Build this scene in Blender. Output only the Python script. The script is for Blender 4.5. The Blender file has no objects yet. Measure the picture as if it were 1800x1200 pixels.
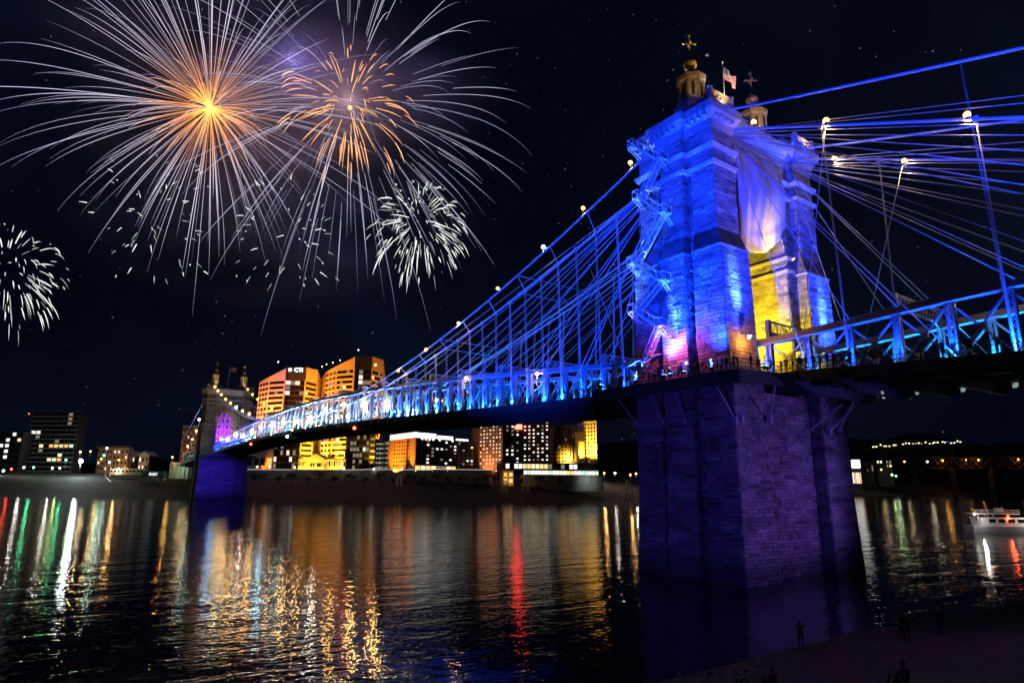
import bpy, bmesh, math, random
from mathutils import Vector, Matrix
random.seed(11)
rnd = random.uniform
S = bpy.context.scene
COL = S.collection
# ------------------------------------------------------------------ camera
CX, CY, CZ = -72.90, -50.98, 10.61
YAW, PITCH, ROLL, FPX = 0.6132, 0.21527, 0.00912, 1120.0
_f = Vector((math.sin(YAW)*math.cos(PITCH), math.cos(YAW)*math.cos(PITCH), math.sin(PITCH)))
_r0 = Vector((math.cos(YAW), -math.sin(YAW), 0)); _u0 = _r0.cross(_f)
_r = math.cos(ROLL)*_r0 + math.sin(ROLL)*_u0
_u = -math.sin(ROLL)*_r0 + math.cos(ROLL)*_u0
CAM = Vector((CX, CY, CZ))
cd = bpy.data.cameras.new('camera'); cam = bpy.data.objects.new('camera', cd); COL.objects.link(cam)
cd.sensor_width = 36; cd.sensor_fit = 'HORIZONTAL'; cd.lens = FPX/1800*36; cd.clip_end = 20000; cd.clip_start = .5
cam.matrix_world = Matrix(((_r.x, _u.x, -_f.x, CX), (_r.y, _u.y, -_f.y, CY), (_r.z, _u.z, -_f.z, CZ), (0, 0, 0, 1)))
S.camera = cam
# ------------------------------------------------------------------ world: night sky with stars
w = bpy.data.worlds.new('World'); S.world = w; w.use_nodes = True
nt = w.node_tree; nt.nodes.clear()
def nn(t, typ, **kw):
    n = t.nodes.new(typ)
    for k, v in kw.items(): setattr(n, k, v)
    return n
wo = nn(nt, 'ShaderNodeOutputWorld'); bg = nn(nt, 'ShaderNodeBackground'); bg2 = nn(nt, 'ShaderNodeBackground'); ad = nn(nt, 'ShaderNodeAddShader')
sky = nn(nt, 'ShaderNodeTexSky', sky_type='NISHITA'); sky.sun_disc = False
sky.sun_elevation = math.radians(-7); sky.sun_rotation = math.radians(250)
bg.inputs['Strength'].default_value = 0.05
nt.links.new(sky.outputs[0], bg.inputs['Color'])
tc = nn(nt, 'ShaderNodeTexCoord')
vor = nn(nt, 'ShaderNodeTexVoronoi', feature='F1'); vor.inputs['Scale'].default_value = 75
nt.links.new(tc.outputs['Generated'], vor.inputs['Vector'])
ra = nn(nt, 'ShaderNodeValToRGB'); ra.color_ramp.elements[0].position = .0; ra.color_ramp.elements[0].color = (1, 1, 1, 1)
ra.color_ramp.elements[1].position = .095; ra.color_ramp.elements[1].color = (0, 0, 0, 1)
nt.links.new(vor.outputs['Distance'], ra.inputs['Fac'])
sc_ = nn(nt, 'ShaderNodeSeparateColor'); nt.links.new(vor.outputs['Color'], sc_.inputs[0])
pw = nn(nt, 'ShaderNodeMath', operation='POWER'); nt.links.new(sc_.outputs[0], pw.inputs[0]); pw.inputs[1].default_value = 3
mu = nn(nt, 'ShaderNodeMath', operation='MULTIPLY'); nt.links.new(ra.outputs[0], mu.inputs[0]); nt.links.new(pw.outputs[0], mu.inputs[1])
mx = nn(nt, 'ShaderNodeMix', data_type='RGBA'); mx.inputs[6].default_value = (.0010, .0024, .0080, 1); mx.inputs[7].default_value = (.20, .24, .30, 1)
hz = nn(nt, 'ShaderNodeTexNoise'); hz.inputs['Scale'].default_value = 2.6; hz.inputs['Detail'].default_value = 5; nt.links.new(tc.outputs['Generated'], hz.inputs['Vector'])
hr = nn(nt, 'ShaderNodeValToRGB'); hr.color_ramp.elements[0].position = .38; hr.color_ramp.elements[0].color = (.0006, .0014, .0048, 1); hr.color_ramp.elements[1].position = .7; hr.color_ramp.elements[1].color = (.0030, .0052, .0135, 1)
nt.links.new(hz.outputs['Fac'], hr.inputs['Fac']); nt.links.new(hr.outputs[0], mx.inputs[6])
nt.links.new(mu.outputs[0], mx.inputs[0]); nt.links.new(mx.outputs[2], bg2.inputs['Color'])
nt.links.new(bg.outputs[0], ad.inputs[0]); nt.links.new(bg2.outputs[0], ad.inputs[1]); nt.links.new(ad.outputs[0], wo.inputs[0])
# moonlight: the one sun lamp, nearly off
sl = bpy.data.lights.new('moon', 'SUN'); sl.energy = .004; sl.angle = math.radians(.5); sl.color = (.8, .88, 1)
so = bpy.data.objects.new('moon', sl); COL.objects.link(so); so.rotation_euler = (math.radians(50), 0, math.radians(200))
# ------------------------------------------------------------------ view, sampling
S.view_settings.view_transform = 'Standard'; S.view_settings.look = 'None'; S.view_settings.exposure = 0; S.view_settings.gamma = 1
S.render.engine = 'CYCLES'; cy = S.cycles
cy.max_bounces = 5; cy.diffuse_bounces = 2; cy.glossy_bounces = 3; cy.transparent_max_bounces = 8; cy.volume_bounces = 0
cy.caustics_reflective = False; cy.caustics_refractive = False; cy.sample_clamp_indirect = 4; cy.use_light_tree = True
cy.use_denoising = True
try: cy.denoiser = 'OPENIMAGEDENOISE'
except Exception: pass

# ================================================================== helpers
def at(px, py, depth):
    return CAM + depth*(_f + (px-900)/FPX*_r - (py-600)/FPX*_u)
def onp(px, py, axis, val):
    v = _f + (px-900)/FPX*_r - (py-600)/FPX*_u
    return CAM + (val-CAM[axis])/v[axis]*v
def xyd(px, d, py=825):
    p = at(px, py, d); return (p.x, p.y)
def zat(px, py, d): return at(px, py, d).z
WM = {}
def par(o, parent):
    if parent is not None:
        o.parent = parent; o.matrix_parent_inverse = WM[parent.name].inverted()
def tag(o, label=None, cat=None, group=None, kind=None):
    if label: o['label'] = label
    if cat: o['category'] = cat
    if group: o['group'] = group
    if kind: o['kind'] = kind
    return o
def empty(name, loc, label, cat, group=None):
    o = bpy.data.objects.new(name, None); COL.objects.link(o); o.location = loc; o.empty_display_size = .5
    WM[o.name] = Matrix.Translation(loc)
    return tag(o, label, cat, group)
def place(name, me, parent=None, M=None):
    o = bpy.data.objects.new(name, me); COL.objects.link(o)
    M = M or Matrix(); o.matrix_basis = M; WM[o.name] = M.copy(); par(o, parent); return o
class MB:
    def __init__(s): s.v = []; s.f = []; s.m = []; s.sm = []
    def add(s, vs, fs, mi=0, smooth=False):
        b = len(s.v); s.v += [tuple(x) for x in vs]
        for f in fs: s.f.append(tuple(b+i for i in f)); s.m.append(mi); s.sm.append(smooth)
        return s
    def quad(s, a, b, c, d, mi=0): return s.add((a, b, c, d), ((0, 1, 2, 3),), mi)
    def box(s, c, d, R=None, mi=0):
        vs = []
        for z in (-.5, .5):
            for x, y in ((-.5, -.5), (.5, -.5), (.5, .5), (-.5, .5)):
                q = Vector((x*d[0], y*d[1], z*d[2]))
                if R is not None: q = R @ q
                vs.append(q+Vector(c))
        return s.add(vs, ((3, 2, 1, 0), (4, 5, 6, 7), (0, 1, 5, 4), (1, 2, 6, 5), (2, 3, 7, 6), (3, 0, 4, 7)), mi)
    def frus(s, r0, z0, r1, z1, caps=True, mi=0):
        vs = [(r0[0], r0[2], z0), (r0[1], r0[2], z0), (r0[1], r0[3], z0), (r0[0], r0[3], z0),
              (r1[0], r1[2], z1), (r1[1], r1[2], z1), (r1[1], r1[3], z1), (r1[0], r1[3], z1)]
        fs = [(0, 1, 5, 4), (1, 2, 6, 5), (2, 3, 7, 6), (3, 0, 4, 7)]
        if caps: fs += [(3, 2, 1, 0), (4, 5, 6, 7)]
        return s.add(vs, fs, mi)
    def prism(s, pts, z0, z1, mi=0, top=None, bottom=True):
        n = len(pts); z0s = z0 if hasattr(z0, '__len__') else [z0]*n; z1s = z1 if hasattr(z1, '__len__') else [z1]*n
        tp = top or pts
        vs = [(p[0], p[1], z0s[i]) for i, p in enumerate(pts)]+[(p[0], p[1], z1s[i]) for i, p in enumerate(tp)]
        fs = [(i, (i+1) % n, n+(i+1) % n, n+i) for i in range(n)]+[tuple(range(n, 2*n))]
        if bottom: fs.append(tuple(range(n-1, -1, -1)))
        return s.add(vs, fs, mi)
    def bar(s, p, q, w, h=None, mi=0, up=(0, 0, 1)):
        p = Vector(p); q = Vector(q); h = h or w; d = (q-p)
        L = d.length
        if L < 1e-6: return s
        d /= L; up = Vector(up)
        if abs(d.dot(up)) > .98: up = Vector((1, 0, 0))
        x = d.cross(up).normalized(); z = x.cross(d)
        R = Matrix((x, d, z)).transposed()
        return s.box((p+q)/2, (w, L, h), R, mi)
    def tube(s, path, r, n=6, mi=0, smooth=True):
        path = [Vector(p) for p in path]; m = len(path)
        rs = r if hasattr(r, '__len__') else [r]*m
        vs = []; prev = None
        for i, p in enumerate(path):
            t = (path[min(i+1, m-1)]-path[max(i-1, 0)]).normalized()
            if prev is None:
                a = Vector((0, 0, 1)) if abs(t.z) < .9 else Vector((1, 0, 0)); x = t.cross(a).normalized()
            else: x = (prev-t*prev.dot(t)).normalized()
            prev = x; y = t.cross(x)
            for k in range(n):
                an = 2*math.pi*k/n; vs.append(p+rs[i]*(math.cos(an)*x+math.sin(an)*y))
        fs = []
        for i in range(m-1):
            for k in range(n): fs.append((i*n+k, i*n+(k+1) % n, (i+1)*n+(k+1) % n, (i+1)*n+k))
        fs.append(tuple(range(n-1, -1, -1))); fs.append(tuple((m-1)*n+k for k in range(n)))
        return s.add(vs, fs, mi, smooth)
    def lathe(s, c, prof, n=12, mi=0, smooth=True, rot=0):
        c = Vector(c); vs = []; fs = []; m = len(prof)
        for r, z in prof:
            for k in range(n):
                a = 2*math.pi*k/n+rot; vs.append(c+Vector((r*math.cos(a), r*math.sin(a), z)))
        for i in range(m-1):
            for k in range(n): fs.append((i*n+k, i*n+(k+1) % n, (i+1)*n+(k+1) % n, (i+1)*n+k))
        fs.append(tuple(range(n-1, -1, -1))); fs.append(tuple((m-1)*n+k for k in range(n)))
        return s.add(vs, fs, mi, smooth)
    def ball(s, c, r, n=10, mi=0, zs=1.):
        return s.lathe(c, [(max(r*math.sin(math.pi*i/n), .001), -r*zs*math.cos(math.pi*i/n)) for i in range(n+1)], n+2, mi)
    def mesh(s, name, mats):
        me = bpy.data.meshes.new(name); me.from_pydata(s.v, [], s.f)
        for m in (mats if isinstance(mats, (list, tuple)) else [mats]): me.materials.append(m)
        me.polygons.foreach_set('material_index', s.m); me.polygons.foreach_set('use_smooth', s.sm); me.update(); return me
    def build(s, name, mats, parent=None, M=None): return place(name, s.mesh(name, mats), parent, M)
def mat(name, col, rough=.7, metal=0., em=None, es=0., bump=0., bscale=8., var=0., spec=.4):
    m = bpy.data.materials.new(name); m.use_nodes = True; t = m.node_tree; b = t.nodes['Principled BSDF']
    b.inputs['Base Color'].default_value = (*col, 1); b.inputs['Roughness'].default_value = rough; b.inputs['Metallic'].default_value = metal
    b.inputs['Specular IOR Level'].default_value = spec
    if em: b.inputs['Emission Color'].default_value = (*em, 1); b.inputs['Emission Strength'].default_value = es
    if var or bump:
        c = nn(t, 'ShaderNodeTexCoord'); no = nn(t, 'ShaderNodeTexNoise'); no.inputs['Scale'].default_value = bscale; no.inputs['Detail'].default_value = 6
        t.links.new(c.outputs['Object'], no.inputs['Vector'])
        if var:
            mr = nn(t, 'ShaderNodeMapRange'); mr.inputs[1].default_value = .25; mr.inputs[2].default_value = .75; mr.inputs[3].default_value = 1-var; mr.inputs[4].default_value = 1+var
            mm = nn(t, 'ShaderNodeMix', data_type='RGBA', blend_type='MULTIPLY'); mm.inputs[0].default_value = 1; mm.inputs[6].default_value = (*col, 1)
            t.links.new(no.outputs['Fac'], mr.inputs[0]); t.links.new(mr.outputs[0], mm.inputs[7]); t.links.new(mm.outputs[2], b.inputs['Base Color'])
        if bump:
            bu = nn(t, 'ShaderNodeBump'); bu.inputs['Strength'].default_value = bump; bu.inputs['Distance'].default_value = .1
            t.links.new(no.outputs['Fac'], bu.inputs['Height']); t.links.new(bu.outputs[0], b.inputs['Normal'])
    return m
def glow(name, col, es): return mat(name, (.02, .02, .02), .5, 0, col, es)
ORD = ['first', 'second', 'third', 'fourth', 'fifth', 'sixth', 'seventh', 'eighth', 'ninth', 'tenth', 'eleventh', 'twelfth', 'thirteenth', 'fourteenth', 'fifteenth',
       'sixteenth', 'seventeenth', 'eighteenth', 'nineteenth', 'twentieth', 'twenty-first', 'twenty-second', 'twenty-third', 'twenty-fourth', 'twenty-fifth', 'twenty-sixth', 'twenty-seventh', 'twenty-eighth']
def spot(parent, loc, tgt, power, col, ang=40, blend=.6, rad=.25):
    l = bpy.data.lights.new('flood_beam', 'SPOT'); l.energy = power; l.color = col; l.spot_size = math.radians(ang); l.spot_blend = blend; l.shadow_soft_size = rad
    o = bpy.data.objects.new('flood_beam', l); COL.objects.link(o)
    d = (Vector(tgt)-Vector(loc)).normalized(); M = Matrix.Translation(loc) @ d.to_track_quat('-Z', 'Y').to_matrix().to_4x4()
    o.matrix_basis = M; par(o, parent); return o
def point(parent, loc, power, col, rad=.15):
    l = bpy.data.lights.new('point_light', 'POINT'); l.energy = power; l.color = col; l.shadow_soft_size = rad
    o = bpy.data.objects.new('point_light', l); COL.objects.link(o); o.matrix_basis = Matrix.Translation(loc); par(o, parent); return o

# ------------------------------------------------------------------ materials
def stone_mat(name, lo, hi, courses=False, cour=.62):
    m = bpy.data.materials.new(name); m.use_nodes = True; t = m.node_tree; b = t.nodes['Principled BSDF']; b.inputs['Roughness'].default_value = .88
    b.inputs['Specular IOR Level'].default_value = .25
    c = nn(t, 'ShaderNodeTexCoord'); g = nn(t, 'ShaderNodeNewGeometry'); oi = nn(t, 'ShaderNodeObjectInfo')
    a = nn(t, 'ShaderNodeMath', operation='ADD'); t.links.new(g.outputs['Random Per Island'], a.inputs[0]); t.links.new(oi.outputs['Random'], a.inputs[1])
    fr = nn(t, 'ShaderNodeMath', operation='FRACT'); t.links.new(a.outputs[0], fr.inputs[0])
    rp = nn(t, 'ShaderNodeValToRGB'); e = rp.color_ramp.elements; e[0].color = (*[x*.5 for x in lo], 1); e[1].color = (*hi, 1)
    e.new(.10).color = (*lo, 1); e.new(.75).color = (*[(x+y)/2 for x, y in zip(lo, hi)], 1)
    t.links.new(fr.outputs[0], rp.inputs['Fac'])
    n1 = nn(t, 'ShaderNodeTexNoise'); n1.inputs['Scale'].default_value = .5; n1.inputs['Detail'].default_value = 8; n1.inputs['Roughness'].default_value = .65
    mp = nn(t, 'ShaderNodeMapping'); mp.inputs['Scale'].default_value = (.6, .6, 1.3)
    t.links.new(g.outputs['Position'], mp.inputs['Vector']); t.links.new(mp.outputs[0], n1.inputs['Vector'])
    mr = nn(t, 'ShaderNodeMapRange'); mr.inputs[1].default_value = .34; mr.inputs[2].default_value = .66; mr.inputs[3].default_value = .42; mr.inputs[4].default_value = 1.2
    t.links.new(n1.outputs['Fac'], mr.inputs[0])
    mm = nn(t, 'ShaderNodeMix', data_type='RGBA', blend_type='MULTIPLY'); mm.inputs[0].default_value = 1
    t.links.new(rp.outputs[0], mm.inputs[6]); t.links.new(mr.outputs[0], mm.inputs[7])
    out = mm.outputs[2]
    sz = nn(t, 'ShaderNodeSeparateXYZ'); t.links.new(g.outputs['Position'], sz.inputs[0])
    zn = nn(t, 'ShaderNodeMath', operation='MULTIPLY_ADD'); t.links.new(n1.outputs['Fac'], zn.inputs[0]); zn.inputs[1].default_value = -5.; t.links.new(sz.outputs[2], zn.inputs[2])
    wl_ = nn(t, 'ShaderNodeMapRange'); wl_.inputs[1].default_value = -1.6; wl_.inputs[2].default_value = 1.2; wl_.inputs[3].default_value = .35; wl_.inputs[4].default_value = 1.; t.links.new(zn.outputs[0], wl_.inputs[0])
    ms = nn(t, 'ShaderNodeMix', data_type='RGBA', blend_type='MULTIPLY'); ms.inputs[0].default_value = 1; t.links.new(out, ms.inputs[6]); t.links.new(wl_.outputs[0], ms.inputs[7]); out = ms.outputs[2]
    if courses:
        sp = nn(t, 'ShaderNodeSeparateXYZ'); t.links.new(g.outputs['Position'], sp.inputs[0])
        dv = nn(t, 'ShaderNodeMath', operation='DIVIDE'); t.links.new(sp.outputs[2], dv.inputs[0]); dv.inputs[1].default_value = cour
        fc = nn(t, 'ShaderNodeMath', operation='FRACT'); t.links.new(dv.outputs[0], fc.inputs[0])
        gt = nn(t, 'ShaderNodeMapRange'); gt.inputs[1].default_value = .04; gt.inputs[2].default_value = .14; gt.inputs[3].default_value = .5; gt.inputs[4].default_value = 1
        t.links.new(fc.outputs[0], gt.inputs[0])
        m2 = nn(t, 'ShaderNodeMix', data_type='RGBA', blend_type='MULTIPLY'); m2.inputs[0].default_value = 1
        t.links.new(out, m2.inputs[6]); t.links.new(gt.outputs[0], m2.inputs[7]); out = m2.outputs[2]
    t.links.new(out, b.inputs['Base Color'])
    n2 = nn(t, 'ShaderNodeTexNoise'); n2.inputs['Scale'].default_value = 2.6; n2.inputs['Detail'].default_value = 6
    t.links.new(g.outputs['Position'], n2.inputs['Vector'])
    bu = nn(t, 'ShaderNodeBump'); bu.inputs['Strength'].default_value = .8; bu.inputs['Distance'].default_value = .12
    t.links.new(n2.outputs['Fac'], bu.inputs['Height']); t.links.new(bu.outputs[0], b.inputs['Normal'])
    return m
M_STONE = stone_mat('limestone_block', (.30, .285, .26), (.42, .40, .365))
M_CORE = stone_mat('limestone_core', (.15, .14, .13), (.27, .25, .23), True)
M_TRIM = mat('stone_trim', (.42, .40, .36), .8, bump=.4, var=.25, bscale=1.5)
M_STEEL = mat('painted_steel', (.30, .38, .44), .45, .1, var=.2, bscale=2)
M_LATT = mat('painted_lattice', (.48, .54, .60), .5, .1)
M_DARKST = mat('dark_steel', (.05, .09, .10), .55, .2, var=.3, bscale=1.5)
M_CABLE = mat('wrapped_cable', (.46, .52, .58), .4, .2)
M_WIRE = mat('stay_wire', (.50, .55, .62), .4, .2)
M_STAIR = mat('stair_paint', (.78, .8, .82), .5)
M_GOLD = mat('gilded', (.83, .52, .12), .36, .55)
M_TURRET = mat('turret_stone', (.24, .19, .13), .8, bump=.4, var=.25, bscale=1.5)
M_ASPH = mat('asphalt', (.05, .05, .052), .85, bump=.3)
M_CONC = mat('concrete', (.34, .33, .31), .85, bump=.3, var=.25, bscale=1)
M_BLACK = mat('black_metal', (.03, .03, .035), .5, .3)
M_WHITE = mat('white_paint', (.75, .75, .74), .5)
M_ROOFD = mat('slate_roof', (.07, .07, .075), .8, bump=.4)
G_WARM = glow('lamp_warm', (1, .52, .11), 7); G_WHITE = glow('lamp_white', (1, .92, .75), 14); G_AMBER = glow('lamp_amber', (1, .40, .05), 9)
G_CYAN = glow('lamp_cyan', (.55, 1, .95), 30); G_RED = glow('lamp_red', (1, .04, .02), 22); G_GREEN = glow('lamp_green', (.1, 1, .35), 14)
G_BLUE = glow('uplight_lens', (.12, .4, 1), 26); G_LIME = glow('lamp_lime', (.6, 1, .25), 16); G_MAG = glow('lamp_magenta', (1, .4, .8), 12)
BLUE = (.004, .035, 1.); CYAN = (.03, .33, 1.); VIOLET = (.20, .10, 1.); AMBER = (1., .25, .008); YELLOW = (1., .66, .02)

# ================================================================== the setting: river, banks, hills
def water():
    m = bpy.data.materials.new('river_water'); m.use_nodes = True; t = m.node_tree; b = t.nodes['Principled BSDF']
    b.inputs['Base Color'].default_value = (.0025, .003, .005, 1); b.inputs['Roughness'].default_value = .035; b.inputs['IOR'].default_value = 1.33
    g = nn(t, 'ShaderNodeNewGeometry')
    def noise(scale, det, stretch=(1, 1, 1), rot=0, dist=0):
        mp = nn(t, 'ShaderNodeMapping'); mp.inputs['Scale'].default_value = stretch; mp.inputs['Rotation'].default_value = (0, 0, rot)
        n = nn(t, 'ShaderNodeTexNoise'); n.inputs['Scale'].default_value = scale; n.inputs['Detail'].default_value = det; n.inputs['Distortion'].default_value = dist
        t.links.new(g.outputs['Position'], mp.inputs['Vector']); t.links.new(mp.outputs[0], n.inputs['Vector']); return n.outputs['Fac']
    a = noise(1.5, 3, (.7, 1.25, 1), YAW); c = noise(.16, 2, (.5, 1.6, 1), YAW+.2, .6)
    x = nn(t, 'ShaderNodeMath', operation='MULTIPLY_ADD'); t.links.new(c, x.inputs[0]); x.inputs[1].default_value = 3.2; t.links.new(a, x.inputs[2])
    bu = nn(t, 'ShaderNodeBump'); bu.inputs['Strength'].default_value = .8; bu.inputs['Distance'].default_value = .05
    t.links.new(x.outputs[0], bu.inputs['Height']); t.links.new(bu.outputs[0], b.inputs['Normal'])
    mb = MB(); mb.quad((-4000, -300, 0), (6000, -300, 0), (6000, 5000, 0), (-4000, 5000, 0))
    return tag(mb.build('river_water', m), kind='structure')
water()
def strip(name, line, prof, mat_, inland, sub=1, jit=0.):
    """terrain sheet: a shoreline polyline swept along a (distance inland, height) profile"""
    pts = []
    for a, b in zip(line[:-1], line[1:]):
        for k in range(sub): pts.append((a[0]+(b[0]-a[0])*k/sub, a[1]+(b[1]-a[1])*k/sub))
    pts.append(line[-1]); mb = MB(); n = len(prof); vs = []
    for x, y in pts:
        for d, z in prof: vs.append((x+inland[0]*d+rnd(-jit, jit)*(d > -5), y+inland[1]*d+rnd(-jit, jit)*(d > -5), z+rnd(-jit, jit)*.25*(0 < d < 60)))
    fs = []
    for i in range(len(pts)-1):
        for j in range(n-1): fs.append((i*n+j, (i+1)*n+j, (i+1)*n+j+1, i*n+j+1) if inland[1] > 0 else (i*n+j, i*n+j+1, (i+1)*n+j+1, (i+1)*n+j))
    mb.add(vs, fs, 0, True); return tag(mb.build(name, mat_), kind='structure')
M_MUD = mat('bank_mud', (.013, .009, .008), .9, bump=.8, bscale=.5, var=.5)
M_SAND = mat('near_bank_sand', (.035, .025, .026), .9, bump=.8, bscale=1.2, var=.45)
FARLINE = [(-1500, 700), (-400, 520), (-150, 440), (-45, 395), (-2, 345), (25, 287), (70, 252), (122, 230), (200, 219), (400, 236), (600, 262), (900, 268), (2500, 300)]
INL = (.30, .954)
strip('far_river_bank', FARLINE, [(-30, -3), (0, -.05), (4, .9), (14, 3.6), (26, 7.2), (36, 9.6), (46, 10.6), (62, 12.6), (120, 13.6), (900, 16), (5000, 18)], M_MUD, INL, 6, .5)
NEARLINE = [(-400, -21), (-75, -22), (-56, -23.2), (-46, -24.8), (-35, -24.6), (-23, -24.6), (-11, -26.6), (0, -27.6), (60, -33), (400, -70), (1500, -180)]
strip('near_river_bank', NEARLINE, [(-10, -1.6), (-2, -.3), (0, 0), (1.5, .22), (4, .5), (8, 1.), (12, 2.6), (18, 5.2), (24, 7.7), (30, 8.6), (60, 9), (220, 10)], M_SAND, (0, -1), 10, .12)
M_HILL = mat('wooded_hill', (.012, .016, .012), .95)
def hill(name, d, cols, depth=600):
    mb = MB(); n = len(cols)
    vs = []
    for k in range(n):
        px, py = cols[k]
        b0 = at(px, 845, d); top = at(px, py, d+depth*.4); b1 = at(px, 845, d+depth)
        vs += [(b0.x, b0.y, 4), ((b0.x+top.x)/2, (b0.y+top.y)/2, top.z*.62+rnd(-3, 3)), tuple(top), (b1.x, b1.y, 4)]
    fs = []
    for k in range(n-1):
        for j in range(3): fs.append((k*4+j, k*4+4+j, k*4+5+j, k*4+1+j))
    mb.add(vs, fs, 0, False); return tag(mb.build(name, M_HILL), kind='structure')
hill('distant_hills', 1800, [(px, 776+10*math.sin(px*.011)+6*math.sin(px*.037+1)+rnd(-2, 2)+max(0, (1500-px)*.022)) for px in range(900, 2300, 20)])
hill('distant_hills', 2200, [(px, 812+6*math.sin(px*.017)+rnd(-2, 2)) for px in range(-500, 920, 22)])

# ================================================================== bridge profile
def smooth_tab(tab):
    def f(y):
        if y <= tab[0][0]: return tab[0][1]
        for (a, za), (b, zb) in zip(tab[:-1], tab[1:]):
            if y <= b:
                t = (y-a)/(b-a); return za+(zb-za)*t
        return tab[-1][1]
    return lambda y: (f(y-6)+2*f(y)+f(y+6))/4
zd = smooth_tab([(-110, 18.6), (-33, 21.4), (-10, 22.6), (14, 22.8), (45, 23.7), (75, 24.5), (108, 25.6), (161, 26.6), (215, 26.4), (250, 25.6), (300, 23.6), (322, 22.7), (345, 22), (440, 17)])
zc = smooth_tab([(-110, 28.5), (-33, 28.6), (-8, 27.3), (12, 27.7), (47, 30.6), (77, 32.8), (105, 34.4), (153, 36), (190, 35.8), (216, 35.1), (253, 33.3), (290, 30.2), (322, 27.6), (345, 28), (440, 24)])
TX = 5.2; SWX = 8.3; SPAN = 322.
PY = [-8.0-4.78*k for k in range(17, -1, -1)]; PM = [10.6+4.78*k for k in range(0, 64)]; PF = [330.+4.78*k for k in range(0, 18)]
def cab_u(y):   # upper cable height
    if y < 0: return 59.4+.325*y+.0004*y*y
    if y > SPAN: return 59.4-.325*(y-SPAN)
    return 30.6+.00112*(y-161)**2
def cab_l(y):
    if y < 0: return 58.1+.44*y
    if y > SPAN: return 58.1-.44*(y-SPAN)
    return 30.0+.00099*(y-161)**2

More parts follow.
